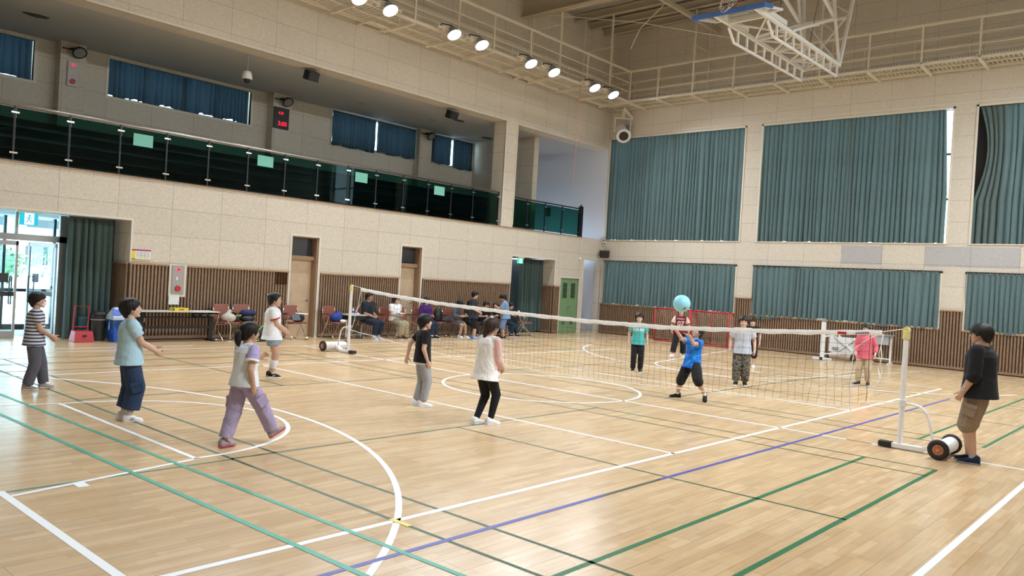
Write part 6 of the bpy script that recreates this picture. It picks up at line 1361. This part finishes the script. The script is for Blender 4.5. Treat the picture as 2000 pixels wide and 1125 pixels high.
person('child in grey hooded sweatshirt looking down with bare legs, sitting', (6.50, 9.02), -1.35, 1.48, sit(seed=17, hair='bowl', skin=0, ph=.355, lean=.22, hpitch=-.45, armL=(.15, -.03, -.15), armR=(.16, -.02, -.15), footL=(.26, .07), footR=(.20, .07), top=tee('grey_sweat2', (.11, .125, .15), hem=-.01, flare=.012, e=.018, sl=1.8, sr=.044, n='hoodie'), bot=dict(k='shorts', m=cloth('shorts_grey', (.16, .15, .15)), r=(.066, .062, .060), len=.85), sock=dict(m=BLK, h=.1), shoe=dict(m=M['paper'], s=M['paper'], t=cloth('shoe_red', (.3, .05, .05)))), GS)
s18 = sit(seed=18, hair='boy', skin=1, ph=.36, lean=.15, hpitch=-.2, armL=(.16, -.02, -.15), armR=(.16, -.02, -.15), top=tee('', BLK, hem=-.01, flare=.01), bot=dict(k='trousers', m=BLK, r=(.06, .052, .044), len=1.86), shoe=dict(m=cloth('shoe_lilac', (.28, .22, .34)), s=M['paper']))
person('child in black with a white chest print sitting partly behind the standing navy shirt boy', (7.12, 9.08), -1.45, 1.45, s18, GS); chest_print(s18, 'Gea', .07, WHT, .17)
s19 = dict(vox=.008, seed=19, hair='boy', skin=0, adult=True, hh=.148, glasses=True, w=.95, hyaw=.5, armL=(.10, .0, -.24), armR=(.13, -.03, -.22), curl=.6, footL=(.0, .05), footR=(.06, .05), top=tee('dark_slate_cotton', (.028, .032, .045), hem=-.09, flare=.014, sr=.05, sl=.7), bot=dict(k='shorts', m=BLK, r=(.064, .060, .060), len=1.05), sock=dict(m=SOCKW, h=.06), shoe=dict(m=cloth('shoe_blue', (.08, .25, .60)), s=M['paper'], t=M['paper']))
person('tall boy in dark t-shirt and black shorts with blue shoes standing before the seated row', (6.42, 8.12), -1.05, 1.56, s19); chest_print(s19, 'M', .16, cloth('print_red3', (.45, .05, .08)), .16, yo=.02)
person('short haired boy in black with bare knees sitting between the two standing boys', (7.80, 9.05), -1.75, 1.46, sit(seed=20, hair='crop', skin=1, ph=.358, lean=.30, hpitch=-.35, armL=(.18, -.01, -.12), armR=(.17, .0, -.14), footL=(.22, .07), footR=(.24, .07), top=tee('', BLK, hem=-.01, flare=.012, sl=.8), bot=dict(k='shorts', m=BLK, r=(.066, .062, .060), len=.9), sock=dict(m=BLK, h=.16), shoe=dict(m=BLK, s=M['paper'])), GS)
person('black haired child in black bending forward, second from right in the seated row', (8.32, 9.12), -1.75, 1.42, sit(seed=21, hair='bowl', skin=1, ph=.36, lean=.32, hpitch=-.55, armL=(.18, -.02, -.12), armR=(.18, -.02, -.12), top=tee('', BLK, hem=-.01, flare=.01, sl=1.7), bot=dict(k='trousers', m=BLK, r=(.06, .052, .044), len=1.86), shoe=dict(m=BLK, s=M['paper'])), GS)
person('girl in dark jacket looking down at the right end of the seated row', (8.95, 9.05), -1.25, 1.44, sit(seed=22, hair='tied', skin=0, ph=.36, lean=.25, hpitch=-.45, armL=(.16, -.05, -.12), armR=(.16, -.03, -.10), footL=(.30, .07), footR=(.2, .07), tail=[(-.36, 0, .06, .10), (-.46, 0, -.1, .12), (-.44, 0, -.4, .05)], top=tee('jacket_slate', (.05, .055, .075), hem=-.01, flare=.012, sl=1.8, collar=WHT), bot=dict(k='trousers', m=NAVY, r=(.062, .054, .046), len=1.86), sock=dict(m=SOCKW, h=.08), shoe=dict(m=BLK, s=M['paper'])), GS)
person('boy in light denim shirt and matching shorts standing near the seated girl', (7.90, 8.10), 2.15, 1.50, dict(vox=.008, seed=23, hair='bowl', skin=1, w=1.0, lean=.10, hpitch=-.35, armL=(.17, -.05, -.09), armR=(.17, -.05, -.10), poleL=(-.3, .4, -1), poleR=(-.3, .4, -1), curl=.6, footL=(0, .05), footR=(.05, .05), top=tee('denim_shirt', (.20, .32, .50), hem=-.08, flare=.014, sr=.05, sl=.8), bot=dict(k='shorts', m=cloth('denim_shorts', (.17, .25, .42)), r=(.066, .066, .068), len=1.12), sock=dict(m=SOCKW, h=.05), shoe=dict(m=BLK, s=M['paper'])))
